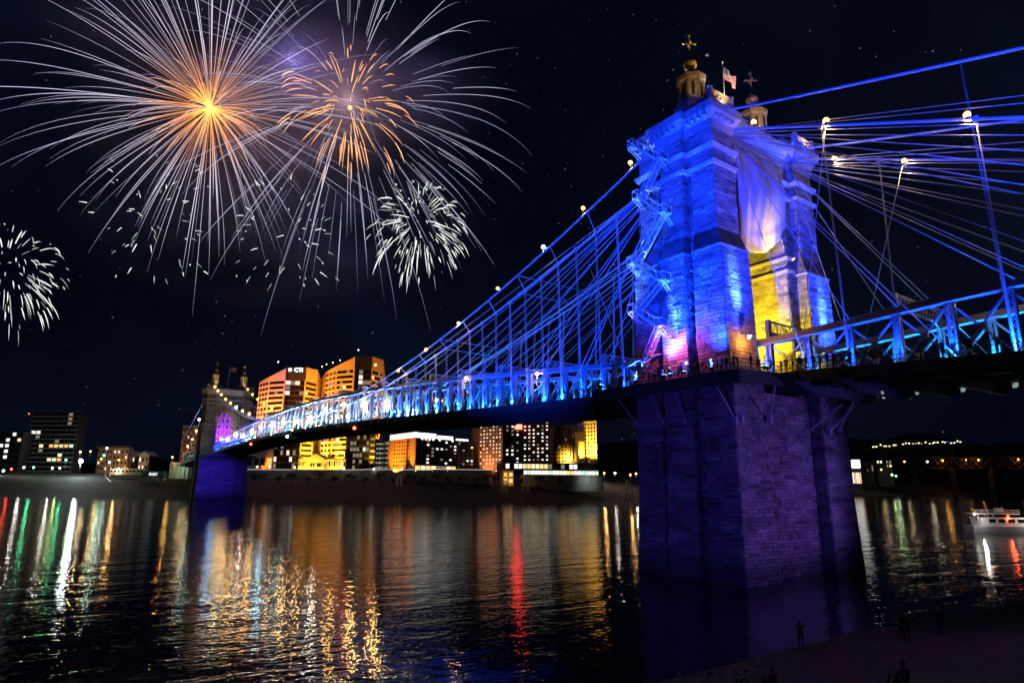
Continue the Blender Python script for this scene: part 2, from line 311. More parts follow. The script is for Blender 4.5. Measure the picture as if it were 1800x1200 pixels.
# ================================================================== stone towers
UNIT = None
def unit_block():
    global UNIT
    if UNIT is None:
        i = .035; mb = MB()
        vs = [(-.5, .2, -.5), (.5, .2, -.5), (.5, .2, .5), (-.5, .2, .5), (-.5+i, -1, -.5+2*i), (.5-i, -1, -.5+2*i), (.5-i, -1, .5-2*i), (-.5+i, -1, .5-2*i)]
        mb.add(vs, ((4, 5, 6, 7), (0, 1, 5, 4), (1, 2, 6, 5), (2, 3, 7, 6), (3, 0, 4, 7)))
        UNIT = mb.mesh('stone', M_STONE)
    return UNIT
def lerp_rect(r0, r1, t): return tuple(a+(b-a)*t for a, b in zip(r0, r1))
def bridge_tower(label, y0, clad):
    root = empty('bridge_tower', (0, y0, 0), label, 'bridge tower')
    # corner buttress (xi, xo, yi, yo) and side buttress (xo, y) stages
    CB = [(-3, (5.8, 12.45, 2.9, 7.75)), (9, (6., 11.9, 3.2, 7.4)), (21.4, (6., 11.85, 3.2, 7.35)), (26.8, (6.3, 12.0, 2.8, 7.1)), (38.4, (6.5, 11.8, 2.8, 6.9)), (40.8, (6.9, 11.25, 2.7, 6.15)), (54.6, (7., 11.15, 2.7, 6.05))]
    SB = [(-3, (13.0, 2.3)), (9, (12.5, 2.1)), (21.4, (12.45, 2.1)), (26.8, (12.6, 1.95)), (38.4, (12.4, 1.9)), (40.8, (11.9, 1.75)), (54.6, (11.85, 1.72))]
    solids = []
    def sol(r0, z0, r1, z1): solids.append(((r0[0], r0[1], r0[2]+y0, r0[3]+y0), z0, (r1[0], r1[1], r1[2]+y0, r1[3]+y0), z1)); return solids[-1]
    faces = []          # (solid, side)
    pier = MB(); shafts = {-1: MB(), 1: MB()}; wthrs = {-1: MB(), 1: MB()}
    def put(z0, z1, r0, r1, sides):
        s_ = sol(r0, z0, r1, z1)
        sg = 1 if r0[0]+r0[1] > 0 else -1
        (pier if z1 < 22 else wthrs[sg] if z0 == 38.4 else shafts[sg]).frus(s_[0], z0, s_[2], z1, False)
        if z0 != 38.4:
            for sd in sides: faces.append((s_, sd))
    for (z0, a), (z1, b) in zip(CB[:-1], CB[1:]):
        for sx in (-1, 1):
            for sy in (-1, 1):
                def rc(q): return (min(sx*q[0], sx*q[1]), max(sx*q[0], sx*q[1]), min(sy*q[2], sy*q[3]), max(sy*q[2], sy*q[3]))
                put(z0, z1, rc(a), rc(b), 'xy' if not (sx > 0 and sy > 0) else '')
    for (z0, a), (z1, b) in zip(SB[:-1], SB[1:]):
        for sx in (-1, 1):
            def rc(q): return (min(sx*8, sx*q[0]), max(sx*8, sx*q[0]), -q[1], q[1])
            put(z0, z1, rc(a), rc(b), 'xy' if sx < 0 else '')
    put(-3, 21.4, (-11.4, 11.4, -5.8, 5.8), (-11.3, 11.3, -5.6, 5.6), 'xy')
    for sx in (-1, 1):
        put(21.4, 40.5, (min(sx*4.8, sx*10.8), max(sx*4.8, sx*10.8), -5.1, 5.1), (min(sx*4.8, sx*10.75), max(sx*4.8, sx*10.75), -5.05, 5.05), 'xy')
    # arch head: spandrel walls with a round-headed opening, and the vault
    sp = MB(); NA = 20; zs = 40.5; za = 54.6
    arc = [(-4.8*math.cos(math.pi*k/NA), zs+4.8*1.06*math.sin(math.pi*k/NA)) for k in range(NA+1)]
    for sy in (-1, 1):
        Y = y0+sy*5.05
        for k in range(NA):
            (xa, z_a), (xb, z_b) = arc[k], arc[k+1]
            sp.add([(xa, Y, z_a), (xb, Y, z_b), (xb, Y, za), (xa, Y, za)], [(0, 1, 2, 3) if sy < 0 else (3, 2, 1, 0)])
        for sx in (-1, 1):
            a, b = sorted((sx*4.8, sx*10.75)); sp.add([(a, Y, zs), (b, Y, zs), (b, Y, za), (a, Y, za)], [(0, 1, 2, 3) if sy < 0 else (3, 2, 1, 0)])
    for sx in (-1, 1): sp.quad((sx*10.75, y0-5.05, zs), (sx*10.75, y0+5.05, zs), (sx*10.75, y0+5.05, za), (sx*10.75, y0-5.05, za))
    for k in range(NA):
        (xa, z_a), (xb, z_b) = arc[k], arc[k+1]; sp.quad((xa, y0-5.05, z_a), (xa, y0+5.05, z_a), (xb, y0+5.05, z_b), (xb, y0-5.05, z_b))
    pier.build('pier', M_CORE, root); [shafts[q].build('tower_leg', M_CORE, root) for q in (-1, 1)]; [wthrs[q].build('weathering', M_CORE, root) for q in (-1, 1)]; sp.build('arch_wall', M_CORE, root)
    for k in range(NA-1):            # voussoirs of the arch ring
        a0, a1 = math.pi*(k+.5)/NA, math.pi*(k+1.5)/NA; g = .012
        for sy in (-1, 1):
            mb = MB(); Y = y0+sy*5.05; pts = []
            for r_ in (4.83, 5.95):
                for a in (a0+g, a1-g): pts.append((-r_*math.cos(a), zs+r_*1.05*math.sin(a)))
            q = [pts[0], pts[1], pts[3], pts[2]]
            vs = [(x, Y-sy*.02, z) for x, z in q]+[(x, Y+sy*.13, z) for x, z in q]
            mb.add(vs, ((4, 5, 6, 7), (0, 1, 5, 4), (1, 2, 6, 5), (2, 3, 7, 6), (3, 0, 4, 7)))
            mb.build('voussoir', M_STONE, root)
    def outline(d, k=0):
        b, c, e = 11.2+d, 6.1+d, 5.05+d; m = 11.9+d; n_ = 2.0+d; i = 6.95-d
        L = [(-b, -c), (-i, -c), (-i, -e), (i, -e), (i, -c), (b, -c), (b, -n_), (m, -n_), (m, n_), (b, n_), (b, c), (i, c), (i, e), (-i, e), (-i, c), (-b, c), (-b, n_), (-m, n_), (-m, -n_), (-b, -n_)]
        return [(x, y+y0) for x, y in L]
    for z0, z1, d0, d1 in ((49.2, 49.65, .32, .42), (51.3, 51.9, .35, .55)): MB().prism(outline(d0), z0, z1, top=outline(d1)).build('string_course', M_TRIM, root)
    c_ = MB(); c_.prism(outline(.15), 54.2, 55.3, top=outline(.25)); c_.prism(outline(.3), 55.29, 56.3, top=outline(.95)); c_.prism(outline(1.0), 56.29, 57.3, top=outline(1.1)); c_.build('cornice', M_TRIM, root)
    # modillions under the cornice
    if clad:
        ml = MB()
        ml.box((0, 0, 0), (.35, .7, .5)); mlm = ml.mesh('modillion', M_TRIM)
        for sx in (-1, 1):
            for k in range(5): place('modillion', mlm, root, Matrix.Translation((sx*(7.5+k*.82), y0-6.6, 55.75)))
        for k in range(14): place('modillion', mlm, root, Matrix.Translation((-12.0 if not -2.3 < (-5.9+k*.9) < 2.3 else -12.65, y0-5.9+k*.9, 55.75)) @ Matrix.Rotation(math.pi/2, 4, 'Z'))
    # low hipped roofs over the legs
    rf = MB()
    for sx in (-1, 1):
        a, b = sorted((sx*3.6, sx*12.2)); q = (a, b, y0-6.6, y0+6.6); cx_ = sx*7.2
        rf.frus(q, 57.29, q, 57.75); rf.frus((a+.3, b-.3, y0-6.3, y0+6.3), 57.74, (cx_-2.4, cx_+2.4, y0-2.9, y0+1.9), 59.9)
    rf.frus((-3.6, 3.6, y0-4.6, y0+4.6), 57.28, (-3.6, 3.6, y0-2, y0+2), 58.6); rf.build('roof', M_ROOFD, root)
    # impost mouldings, drip courses
    for z in (38.35, 40.2):
        for sx in (-1, 1):
            a, b = sorted((sx*4.5, sx*6.3)); MB().frus((a, b, y0-5.35, y0+5.35), z, (a, b, y0-5.5, y0+5.5), z+.5).build('impost', M_TRIM, root)
    for sx in (-1, 1):
        for sy in (-1, 1):
            a, b = sorted((sx*6.35, sx*11.98)); c, e = sorted((sy*2.72, sy*7.06)); MB().frus((a, b, y0+c, y0+e), 38.15, (a, b, y0+c, y0+e), 38.42).build('drip_course', M_TRIM, root)
        a, b = sorted((sx*9, sx*12.6)); MB().frus((a, b, y0-2.05, y0+2.05), 38.12, (a, b, y0-2.05, y0+2.05), 38.44).build('drip_course', M_TRIM, root)
    # turrets with gilded ball and cross
    for sx in (-1, 1):
        X, Y = sx*7.2, y0-.5; tb = MB(); r8 = math.pi/8
        tb.lathe((X, Y, 0), [(2.75, 59.6), (2.75, 60.5), (2.35, 60.8), (2.25, 61.6)], 8, smooth=False, rot=r8)
        tb.lathe((X, Y, 0), [(1.75, 61.5), (1.78, 64.6), (2.05, 64.9), (2.1, 65.5), (1.7, 65.7), (1.0, 66.5), (.3, 66.9)], 8, smooth=False, rot=r8)
        tu = tb.build('turret', M_TURRET, root)
        for k in range(8):
            a = 2*math.pi*k/8; R = Matrix.Rotation(a, 4, 'Z')
            MB().box((1.64, 0, 0), (.06, .42, 2.0)).build('turret_slot', M_BLACK, tu, Matrix.Translation((X, Y, 63.2)) @ R)
            MB().box((1.72, 0, 0), (.26, .26, 3.2)).build('turret_rib', M_TURRET, tu, Matrix.Translation((X, Y, 63.1)) @ Matrix.Rotation(a+r8, 4, 'Z'))
        MB().ball((X, Y, 67.75), .92, 12).build('gilded_ball', M_GOLD, tu)
        MB().lathe((X, Y, 0), [(.3, 66.7), (.3, 67.0)], 10).lathe((X, Y, 0), [(.34, 68.6), (.25, 68.9), (.09, 69), (.07, 70.6)], 8).build('finial_rod', M_BLACK, tu)
        cr = MB(); cz = 71.2
        for ang, al in ((-YAW, .85), (-YAW+math.pi/2, .5)):
            R = Matrix.Rotation(ang, 4, 'Z')
            for d in (1, -1):
                e = R @ Vector((al*d, 0, 0)); cr.bar((X, Y, cz), Vector((X, Y, cz))+e, .17, .18); cr.ball(Vector((X, Y, cz))+e, .2, 6)
        cr.bar((X, Y, 70.2), (X, Y, 72.4), .18); cr.ball((X, Y, 72.5), .24, 6); cr.build('gilded_cross', M_GOLD, tu)
    # stone balustrades above the cable saddles
    for sx in (-1, 1):
        X0, X1 = sx*7.3, sx*11.6
        bl = MB(); bl.box(((X0+X1)/2, y0-6.5, 57.45+.5), (4.3, .5, .3)); bl.box(((X0+X1)/2, y0-6.5, 59.0), (4.5, .62, .3)); b_ = bl.build('balustrade', M_TRIM, root)
        for k in range(6):
            x = X0+(X1-X0)*k/5; MB().lathe((x, y0-6.5, 0), [(.2, 58.05), (.12, 58.3), (.24, 58.55), (.12, 58.85)] if k % 5 else [(.42, 58.0), (.42, 59.3), (.5, 59.3), (.2, 59.6)], 8).build('baluster', M_TRIM, b_)
        sd = MB(); sd.prism([(sx*8.3-.8, y0-7.4), (sx*8.3+.8, y0-7.4), (sx*8.3+.8, y0-4), (sx*8.3-.8, y0-4)], 57.3, 57.3+1.7, top=[(sx*8.3-.5, y0-6.4), (sx*8.3+.5, y0-6.4), (sx*8.3+.5, y0-4), (sx*8.3-.5, y0-4)])
        sd.build('cable_saddle', M_STEEL, root)
        MB().box((sx*6.55, y0-5.6, 55.7), (.9, 1.2, 1.2)).build('cable_saddle', M_STEEL, root); MB().box((sx*6.55, y0+5.6, 54.4), (.9, 1.2, 1.2)).build('cable_saddle', M_STEEL, root)
    if not clad: return root
    # ---- individual ashlar blocks on the faces seen from the river bank
    def inside(p, skip):
        for s_ in solids:
            if s_ is skip: continue
            r0, z0, r1, z1 = s_
            if z0 <= p.z < z1:
                t = (p.z-z0)/(z1-z0); q = lerp_rect(r0, r1, t)
                if q[0] < p.x < q[1] and q[2] < p.y < q[3]: return True
        return False
    blocks = []
    def cover(P, L, z0, z1, nrm, skip, test=None):
        z = max(z0, -.6); 
        while z < z1-.15:
            h = rnd(.34, .5); h = min(h, z1-z)
            if z1-z-h < .22: h = z1-z
            zm = z+h/2; t = (zm-z0)/(z1-z0); x = -rnd(0, 1.2); Lm = L(t)
            while x < Lm:
                wd = rnd(.8, 2.6); a, b = max(x, 0), min(x+wd, Lm); x += wd
                if Lm-x < .35: b = Lm; x = Lm
                if b-a < .25: continue
                c = P((a+b)/2, t, zm); q = c+nrm*.06
                if inside(q, skip) or (test and test(c)): continue
                if 20.9 < zm < 22.6 and False: continue
                blocks.append((c, b-a-.04, h-.05, nrm))
            z += h
    for s_, sides in faces:
        r0, z0, r1, z1 = s_
        if 'y' in sides:
            P = lambda d, t, z: (lambda q: Vector((q[0]+d, q[2], z)))(lerp_rect(r0, r1, t))
            cover(P, lambda t: (lambda q: q[1]-q[0])(lerp_rect(r0, r1, t)), z0, z1, Vector((0, -1, 0)), s_)
        if 'x' in sides:
            P = lambda d, t, z: (lambda q: Vector((q[0], q[2]+d, z)))(lerp_rect(r0, r1, t))
            cover(P, lambda t: (lambda q: q[3]-q[2])(lerp_rect(r0, r1, t)), z0, z1, Vector((-1, 0, 0)), s_)
    cover(lambda d, t, z: Vector((-6.9+d, y0-5.05, z)), lambda t: 13.8, 40.5, 54.4, Vector((0, -1, 0)), None,
          lambda c: math.hypot(c.x, (c.z-zs)/1.05) < 6.1)
    def score(b):
        v = b[0]-CAM; return b[1]*b[2]*max(0, -b[3].dot(v.normalized()))/v.length_squared
    blocks.sort(key=score, reverse=True)
    me = unit_block(); rest = MB()
    big = [b for b in blocks if b[0].z > .3][:300]; ids = set(id(b) for b in big)
    for b in blocks:
        c, w_, h_, n_ = b
        R = Matrix.Identity(4) if n_.y < -.5 else Matrix.Rotation(-math.pi/2, 4, 'Z')
        M = Matrix.Translation(c) @ R @ Matrix.Rotation(rnd(-.012, .012), 4, 'Z') @ Matrix.Diagonal((w_, rnd(.04, .12), h_, 1))
        if id(b) in ids: place('stone', me, root, M)
        else: rest.add([M @ Vector(v.co) for v in me.vertices], [tuple(p.vertices) for p in me.polygons])
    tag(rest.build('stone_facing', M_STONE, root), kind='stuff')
    return root
near_tower = bridge_tower('huge stone bridge tower floodlit blue, with a yellow-lit arch, nearest the camera', 0., True)
far_tower = bridge_tower('distant stone bridge tower with purple light in its arch, on the far bank', SPAN, False)

# ================================================================== tarpaulin hung across the near arch
def tarp():
    m = mat('tarp_cloth', (.42, .40, .41), .85, bump=.15, bscale=.8)
    nx, nz = 44, 40; vs = []; fs = []
    for i in range(nx+1):
        u = i/nx; x = -5.6+11.2*u
        zb = 39.6+5.6*max(0, (u-.12))**1.9*1.0 + .25*math.sin(u*9)
        zt = 54.0
        for j in range(nz+1):
            v = j/nz; z = zb+(zt-zb)*v
            belly = 1.1*math.sin(math.pi*min(1, (1-v)*1.25))*math.sin(math.pi*u)**.7
            fold = .10*math.sin(u*46+1.5*math.sin(v*5))*(.35+.65*v)+.14*math.sin(u*17+v*2.)
            scoop = -1.5*max(0, .16-v)/.16*.5
            vs.append((x, -5.35-belly-fold-scoop*.6, z))
    for i in range(nx):
        for j in range(nz): a = i*(nz+1)+j; fs.append((a, a+nz+1, a+nz+2, a+1))
    o = MB().add(vs, fs, 0, True).build('tarpaulin', m)
    so_ = o.modifiers.new('thick', 'SOLIDIFY'); so_.thickness = .02
    return tag(o, 'pale tarpaulin hung across the upper arch of the near blue tower, bottom sagging', 'tarpaulin')
tarp()

# ================================================================== deck and stiffening trusses
deck = empty('bridge_deck', (0, 0, 22), 'blue-lit steel truss deck of the bridge running from the near tower to the far bank', 'bridge deck')
def sweep(name, m, x0, x1, ztop, zbot, y0, y1, step=4.78):
    n = max(1, int((y1-y0)/step)); mb = MB(); vs = []; fs = []
    for i in range(n+1):
        y = y0+(y1-y0)*i/n; vs += [(x0, y, zbot(y)), (x1, y, zbot(y)), (x1, y, ztop(y)), (x0, y, ztop(y))]
    for i in range(n):
        for k in range(4): fs.append((i*4+k, i*4+(k+1) % 4, i*4+4+(k+1) % 4, i*4+4+k))
    fs += [(3, 2, 1, 0), (n*4, n*4+1, n*4+2, n*4+3)]
    return mb.add(vs, fs).build(name, m, deck)
sweep('roadway', M_ASPH, -4.7, 4.7, lambda y: zd(y), lambda y: zd(y)-.5, -90, 420)
SEG = [(-90, -11.2), (13.5, 309), (336, 420)]
for sx in (-1, 1):
    for a, b in SEG:
        xs = sorted((sx*5.0, sx*SWX)); sweep('sidewalk', M_DARKST, xs[0], xs[1], lambda y: zd(y)+.16, lambda y: zd(y)-.12, a, b)
        xs = sorted((sx*(SWX+.02), sx*(SWX+.2))); sweep('fascia_girder', M_DARKST, xs[0], xs[1], lambda y: zd(y)+.1, lambda y: zd(y)-1.0, a, b)
        xs = sorted((sx*4.9, sx*5.5)); sweep('bottom_chord', M_DARKST, xs[0], xs[1], lambda y: zd(y)-.6, lambda y: zd(y)-1.2, a, b)
    for a, b in [(-90, -5.3), (5.4, 316.6), (327.4, 420)]:
        xs = sorted((sx*(TX-.34), sx*(TX+.34))); sweep('top_chord', M_STEEL, xs[0], xs[1], lambda y: zc(y), lambda y: zc(y)-.62, a, b)
        xs = sorted((sx*(TX-.46), sx*(TX+.46))); sweep('chord_cover_plate', M_STEEL, xs[0], xs[1], lambda y: zc(y)+.05, lambda y: zc(y)+.003, a, b); xs = sorted((sx*(TX-.5), sx*(TX+.5))); sweep('chord_flange', M_LATT, xs[0], xs[1], lambda y: zc(y)-.623, lambda y: zc(y)-.70, a, b)
# walkway platforms round both towers
for Y0 in (0, SPAN):
    for sx in (-1, 1):
        pl = [(sx*5.05, Y0-11.6), (sx*SWX, Y0-11.2), (sx*14.5, Y0-10.), (sx*14.5, Y0+13), (sx*SWX, Y0+13.3), (sx*5.05, Y0+13.3)]
        if sx > 0: pl = pl[::-1]
        MB().prism(pl, 22.3, 22.58).build('tower_walkway', M_DARKST, deck)
        ps = [(sx*SWX, Y0-11.2), (sx*14.5, Y0-10.), (sx*14.5, Y0+13), (sx*SWX, Y0+13.3)]
        for k, (a, b) in enumerate(zip(ps[:-1], ps[1:])):
            MB().bar((a[0], a[1], 21.75), (b[0], b[1], 21.75), .3, 1.35).build('walkway_girder', M_DARKST, deck)
        for k in range(9):
            y = Y0-9+k*2.6
            MB().bar((sx*11, y, 21.9), (sx*14.4, y, 21.9), .2, .7).build('walkway_beam', M_DARKST, deck)
M_STRUT = mat('strut_paint', (.45, .46, .5), .5)
for a, b in (((-14.3, -7., 20.95), (-12.15, -7.6, 17.4)), ((-14.3, -1.2, 20.95), (-12.75, -1.3, 17.6)), ((-14.3, 2.7, 20.95), (-12.3, 2.6, 17.9)), ((-14.3, 8.2, 20.95), (-12.1, 7.4, 18)),
             ((-13.2, -10.3, 20.95), (-11.6, -8., 17.5)), ((-9.6, -11.1, 20.95), (-6.2, -8., 17.7)), ((1.5, -12.6, 19.8), (.2, -5.9, 14.8)), ((9.2, -10.8, 20.9), (6.4, -8, 17)), ((13.9, -9.8, 20.9), (12.1, -7.6, 18.3)), ((6.5, -11.6, 20.9), (8.9, -8., 17.5))):
    s_ = MB(); s_.bar(a, b, .17, .17); s_.box(b, (.45, .45, .8)); s_.build('walkway_strut', M_STRUT, deck)
# floor beams with cantilever brackets
fb = MB(); fb.box((0, 0, -1.35), (10.6, .35, 1.5)); fb.box((0, 0, -2.12), (10.4, .55, .06))
for sx in (-1, 1): fb.add([(sx*5.3, -.14, -2.0), (sx*8.45, -.14, -1.05), (sx*8.45, -.14, -.15), (sx*5.3, -.14, -.15), (sx*5.3, .14, -2.0), (sx*8.45, .14, -1.05), (sx*8.45, .14, -.15), (sx*5.3, .14, -.15)],
                      ((0, 1, 2, 3), (7, 6, 5, 4), (0, 4, 5, 1), (1, 5, 6, 2)))
for sx in (-1, 1): fb.box((sx*8.6, 0, -.7), (.34, .4, 1.3))
fbm = fb.mesh('floor_beam', M_DARKST)
ALLP = [(y, 0) for y in PY]+[(y, 1) for y in PM]+[(y, 2) for y in PF]
for y, _ in ALLP:
    if -9 < y < 12.5 or 312 < y < 331: continue
    place('floor_beam', fbm, deck, Matrix.Translation((0, y, zd(y))))
for sx in (-1, 1):
    for xx in (1.6, 3.4): sweep('stringer', M_DARKST, sx*xx-.12, sx*xx+.12, lambda y: zd(y)-.51, lambda y: zd(y)-1.1, -90, -6); sweep('stringer', M_DARKST, sx*xx-.12, sx*xx+.12, lambda y: zd(y)-.51, lambda y: zd(y)-1.1, 8, 316)
# lattice posts (unit height, scaled), diagonals, gussets
po = MB()
for sx in (-1, 1):
    for sy in (-1, 1): po.box((sx*.24, sy*.28, .5), (.05, .16, 1))
    po.box((sx*.27, 0, .02), (.03, .62, .04)); po.box((sx*.27, 0, .975), (.03, .9, .05))
for sy in (-1, 1): po.box((0, sy*.35, .5), (.5, .035, 1))
pom = po.mesh('truss_post', M_STEEL)
la = MB(); NL = 8
for sx in (-1,):
    for k in range(NL):
        z0, z1 = .03+.94*k/NL, .03+.94*(k+1)/NL
        la.bar((sx*.285, -.27, z0), (sx*.285, .27, z1), .02, .007); la.bar((sx*.298, .27, z0), (sx*.298, -.27, z1), .02, .007)
lam = la.mesh('lattice', M_LATT)
ul = MB(); ul.box((0, 0, .12), (.3, .34, .2)); ul.box((0, 0, .26), (.24, .28, .05), mi=1); ulm = ul.mesh('uplight', [M_BLACK, G_BLUE])
def midw(y): return max(0, 1-abs(y-165)/105)
nd = 0; DG = []
for seg in (PY, PM, PF):
    for sx in (-1, 1):
        for k, y in enumerate(seg):
            zb, zt = zd(y)+.1, zc(y)-.62; M = Matrix.Translation((sx*TX, y, zb)) @ Matrix.Diagonal((1, 1, zt-zb, 1))
            p_ = place('truss_post', pom, deck, M); place('lattice', lam, p_, M)
            if -50 < y < 70: place('lattice', lam, p_, M @ Matrix.Rotation(math.pi, 4, 'Z'))
            if k+1 < len(seg): DG.append((sx, y, seg[k+1]))
DG.sort(key=lambda d: abs(d[1]-CY)+(0 if d[0] < 0 else 12))
rest = MB()
for i, (sx, a, b) in enumerate(DG):
    for (p, q) in (((sx*(TX+.1), a, zc(a)-.8), (sx*(TX+.1), b, zd(b)+.3)), ((sx*(TX-.1), a, zd(a)+.3), (sx*(TX-.1), b, zc(b)-.8))):
        if nd < 300:
            mb = MB(); mb.bar(p, q, .16, .2); mb.build('truss_diagonal', M_STEEL, deck); nd += 1
        else: rest.bar(p, q, .16, .2)
    ym = (a+b)/2; zm = (zc(a)+zd(b)-.5)/2
    rest.box((sx*TX, ym, zm), (.34, .5, .5))
tag(rest.build('truss_bracing', M_STEEL, deck), kind='stuff')
# overhead sway frames with curved knees
for seg, k0 in ((PY, 2), (PM, 2), (PF, 2)):
    for k in range(k0, len(seg), 3):
        y = seg[k]; z0, z1 = zc(y)-.1, zc(y)+1.5; h0 = zd(y)+5.6
        mb = MB()
        if z1 < h0+1.2: z1 = h0+1.4
        zl = max(h0, z1-1.5)
        for z in (zl, z1): mb.box((0, y, z), (2*TX, .3, .16))
        n = 14
        for j in range(n):
            xa, xb = -TX+2*TX*j/n, -TX+2*TX*(j+1)/n
            mb.bar((xa, y-.1, zl), (xb, y-.1, z1), .09, .05); mb.bar((xa, y+.1, z1), (xb, y+.1, zl), .09, .05)
        for sx in (-1, 1):
            mb.box((sx*(TX-.05), y, (z0+z1)/2), (.5, .5, z1-z0+.2))
            kn = [(sx*(TX-.2-1.6*(1-math.cos(t))), y, zl-1.9*(1-math.sin(t))) for t in [math.pi/2*q/6 for q in range(7)]]
            for a, b in zip(kn[:-1], kn[1:]): mb.bar(a, b, .14, .2)
        mb.build('sway_frame', M_STEEL, deck)
# railings: posts as parts, balusters as one mass
rp = MB(); rp.box((0, 0, .62), (.1, .1, 1.24)); rpm = rp.mesh('railing_post', M_BLACK)
def railing(pts, posts=True):
    top = MB(); bal = MB()
    for (a, b) in zip(pts[:-1], pts[1:]):
        a = Vector(a); b = Vector(b); L = (b-a).length
        for h in (1.2, .2, .7): top.bar(a+Vector((0, 0, h)), b+Vector((0, 0, h)), .06, .06)
        n = max(1, int(L/.3))
        for i in range(n): p = a+(b-a)*(i+.5)/n; bal.box((p.x, p.y, p.z+.66), (.025, .025, 1.0))
        n = max(1, int(L/2.4))
        for i in range(n+1): p = a+(b-a)*i/n; (place('railing_post', rpm, deck, Matrix.Translation(p)) if posts else bal.box((p.x, p.y, p.z+.62), (.1, .1, 1.24)))
    r_ = top.build('railing', M_BLACK, deck); tag(bal.build('balusters', M_BLACK, r_), kind='stuff')
zw = lambda y: zd(y)+.16
railing([(-SWX-.05, y, zw(y)) for y in (-60, -45, -36, -28, -20, -11.2)]); railing([(-SWX, -11.2, 22.58), (-14.4, -9.95, 22.58), (-14.4, 12.95, 22.58), (-SWX, 13.2, 22.58)])
railing([(-SWX-.05, 13.5+k*12, zw(13.5+k*12)) for k in range(8)]); railing([(-SWX-.05, 109.5+k*20, zw(109.5+k*20)) for k in range(11)], False)
railing([(SWX+.05, -50+k*10, zw(-50+k*10)) for k in range(4)], False); railing([(SWX+.05, 13.5+k*20, zw(13.5+k*20)) for k in range(15)], False)
# LED uplights at the foot of each post
for seg, nm in ((PY, 'n'), (PM, 'm'), (PF, 'f')):
    for sx in (-1, 1):
        for k, y in enumerate(seg):
            if y < -50 or y > 372: continue
            for so_ in ((-1,) if sx < 0 else (-1,)):
                P = Vector((sx*TX+so_*.8, y-.1, zd(y)+.17)); u = place('uplight', ulm, deck, Matrix.Translation(P))
                mw = midw(y); c = (.004+.30*mw**2, .06+.5*mw**1.5, 1.) if sx < 0 else (.004+.25*mw**2, .3+.4*mw, 1.)
                h = zc(y)-zd(y); spot(u, P+Vector((0, 0, .35)), (sx*TX+.05, y, zc(y)), (5200 if sx < 0 else 5600)*(h/5)**1.7*(1+1.2*mw), c, 75, .9, .1)

# ================================================================== main cables with suspenders and stays
def main_cable(label, x, fn, side, kind):
    c = empty('main_cable', (x, 0, 57), label, 'cable', 'main cables of the bridge')
    ys = [-90+4*k for k in range(23)]+[4*k for k in range(0, 81)]+[322+4*k for k in range(0, 22)]
    MB().tube([(x, y, fn(y)) for y in ys if y <= 0], .17, 8).build('cable_land_span', M_CABLE, c)
    MB().tube([(x, y, fn(y)) for y in ys if 0 <= y <= 322], .17, 8).build('cable_river_span', M_CABLE, c)
    MB().tube([(x, y, fn(y)) for y in ys if y >= 322], .17, 8).build('cable_far_span', M_CABLE, c)
    return c
CU_N = main_cable('upper steel cable on the near side, shining blue-white over the tower', -8.3, cab_u, -1, 0)
CL_N = main_cable('lower steel cable on the near side with fanned stays below it', -6.6, cab_l, -1, 1)
CU_F = main_cable('upper steel cable on the side away from the camera', 8.3, cab_u, 1, 0)
CL_F = main_cable('lower steel cable on the side away from the camera, with fanned stays', 6.6, cab_l, 1, 1)
for c, x in ((CL_N, -6.6), (CL_F, 6.6)):
    for y, sgm in ALLP:
        zc_ = cab_l(y)
        if zc_ < zc(y)+.4 or y < -62 or (y < 0 and sgm == 0 and int(round((-8-y)/4.78)) % 3 != 2): continue
        th = .045 if y > 0 and int(round(y/4.78)) % 3 else (.075 if y > 0 else .03)
        for dx in (-.14, .14): MB().tube([(x+dx, y, zc_), (math.copysign(5.9, x)+dx, y, zd(y)-.3)], th*.8, 5).build('suspender', M_WIRE, c)
        if abs(y) > 12: MB().box((x, y, zc_), (.5, .5, .5)).build('cable_clamp', M_CABLE, c)
    # diagonal stays fanning from the tower top
    sx = math.copysign(1, x)
    for y0, d, n in ((0, 1, 17), (0, -1, 15), (SPAN, -1, 12)):
        for k in range(n):
            ye = y0+d*(13+k*(5.4 if d*1 > 0 or y0 else 4.9)); 
            p = (x+sx*rnd(-.25, .25), y0+d*5.6, cab_l(y0+d*5.6)-.25-.09*(n-k)); q = (sx*5.75, ye, zc(ye)-.1 if k % 3 else zd(ye))
            MB().tube([p, q], .05, 5).build('stay', M_WIRE, c)
# posts between the paired cables, and light cross ties
for c, sx in ((CU_N, -1), (CU_F, 1)):
    for k in range(1, 30):
        y = 9.56*k+10.6
        if cab_u(y) < zc(y)+1 or y > 315: continue
        MB().bar((sx*8.3, y, cab_u(y)), (sx*6.6, y, cab_l(y)), .1, .1).build('cable_post', M_WIRE, c)
for y in (39.3, 67.9, 96.6, 253, 282):
    for dz in (0, -3.2 if y < 60 else -2.):
        MB().tube([(-8.3, y, cab_u(y)+dz), (8.3, y, cab_u(y)+dz)], .045, 5).build('cross_tie', M_WIRE, CU_N)
# land-span suspenders of the upper cables
for c, sx in ((CU_N, -1), (CU_F, 1)):
    for y in (-31.9, -36.7):
        for dx in (-.2, .2): MB().tube([(sx*8.3+dx, y, cab_u(y)), (sx*6.+dx, y, zd(y))], .022, 5).build('suspender', M_WIRE, c)
# slack diagonal wires
for a, b in (((-6.6, 22, 45), (-13, 8, 26)), ((6.6, -20.3, 49.), (5.6, -14, 28)), ((-6.6, -18, 50), (-5.4, -12.6, 27.6))):
    MB().tube([a, b], .045, 5).build('guy_wire', M_WIRE, CL_N)

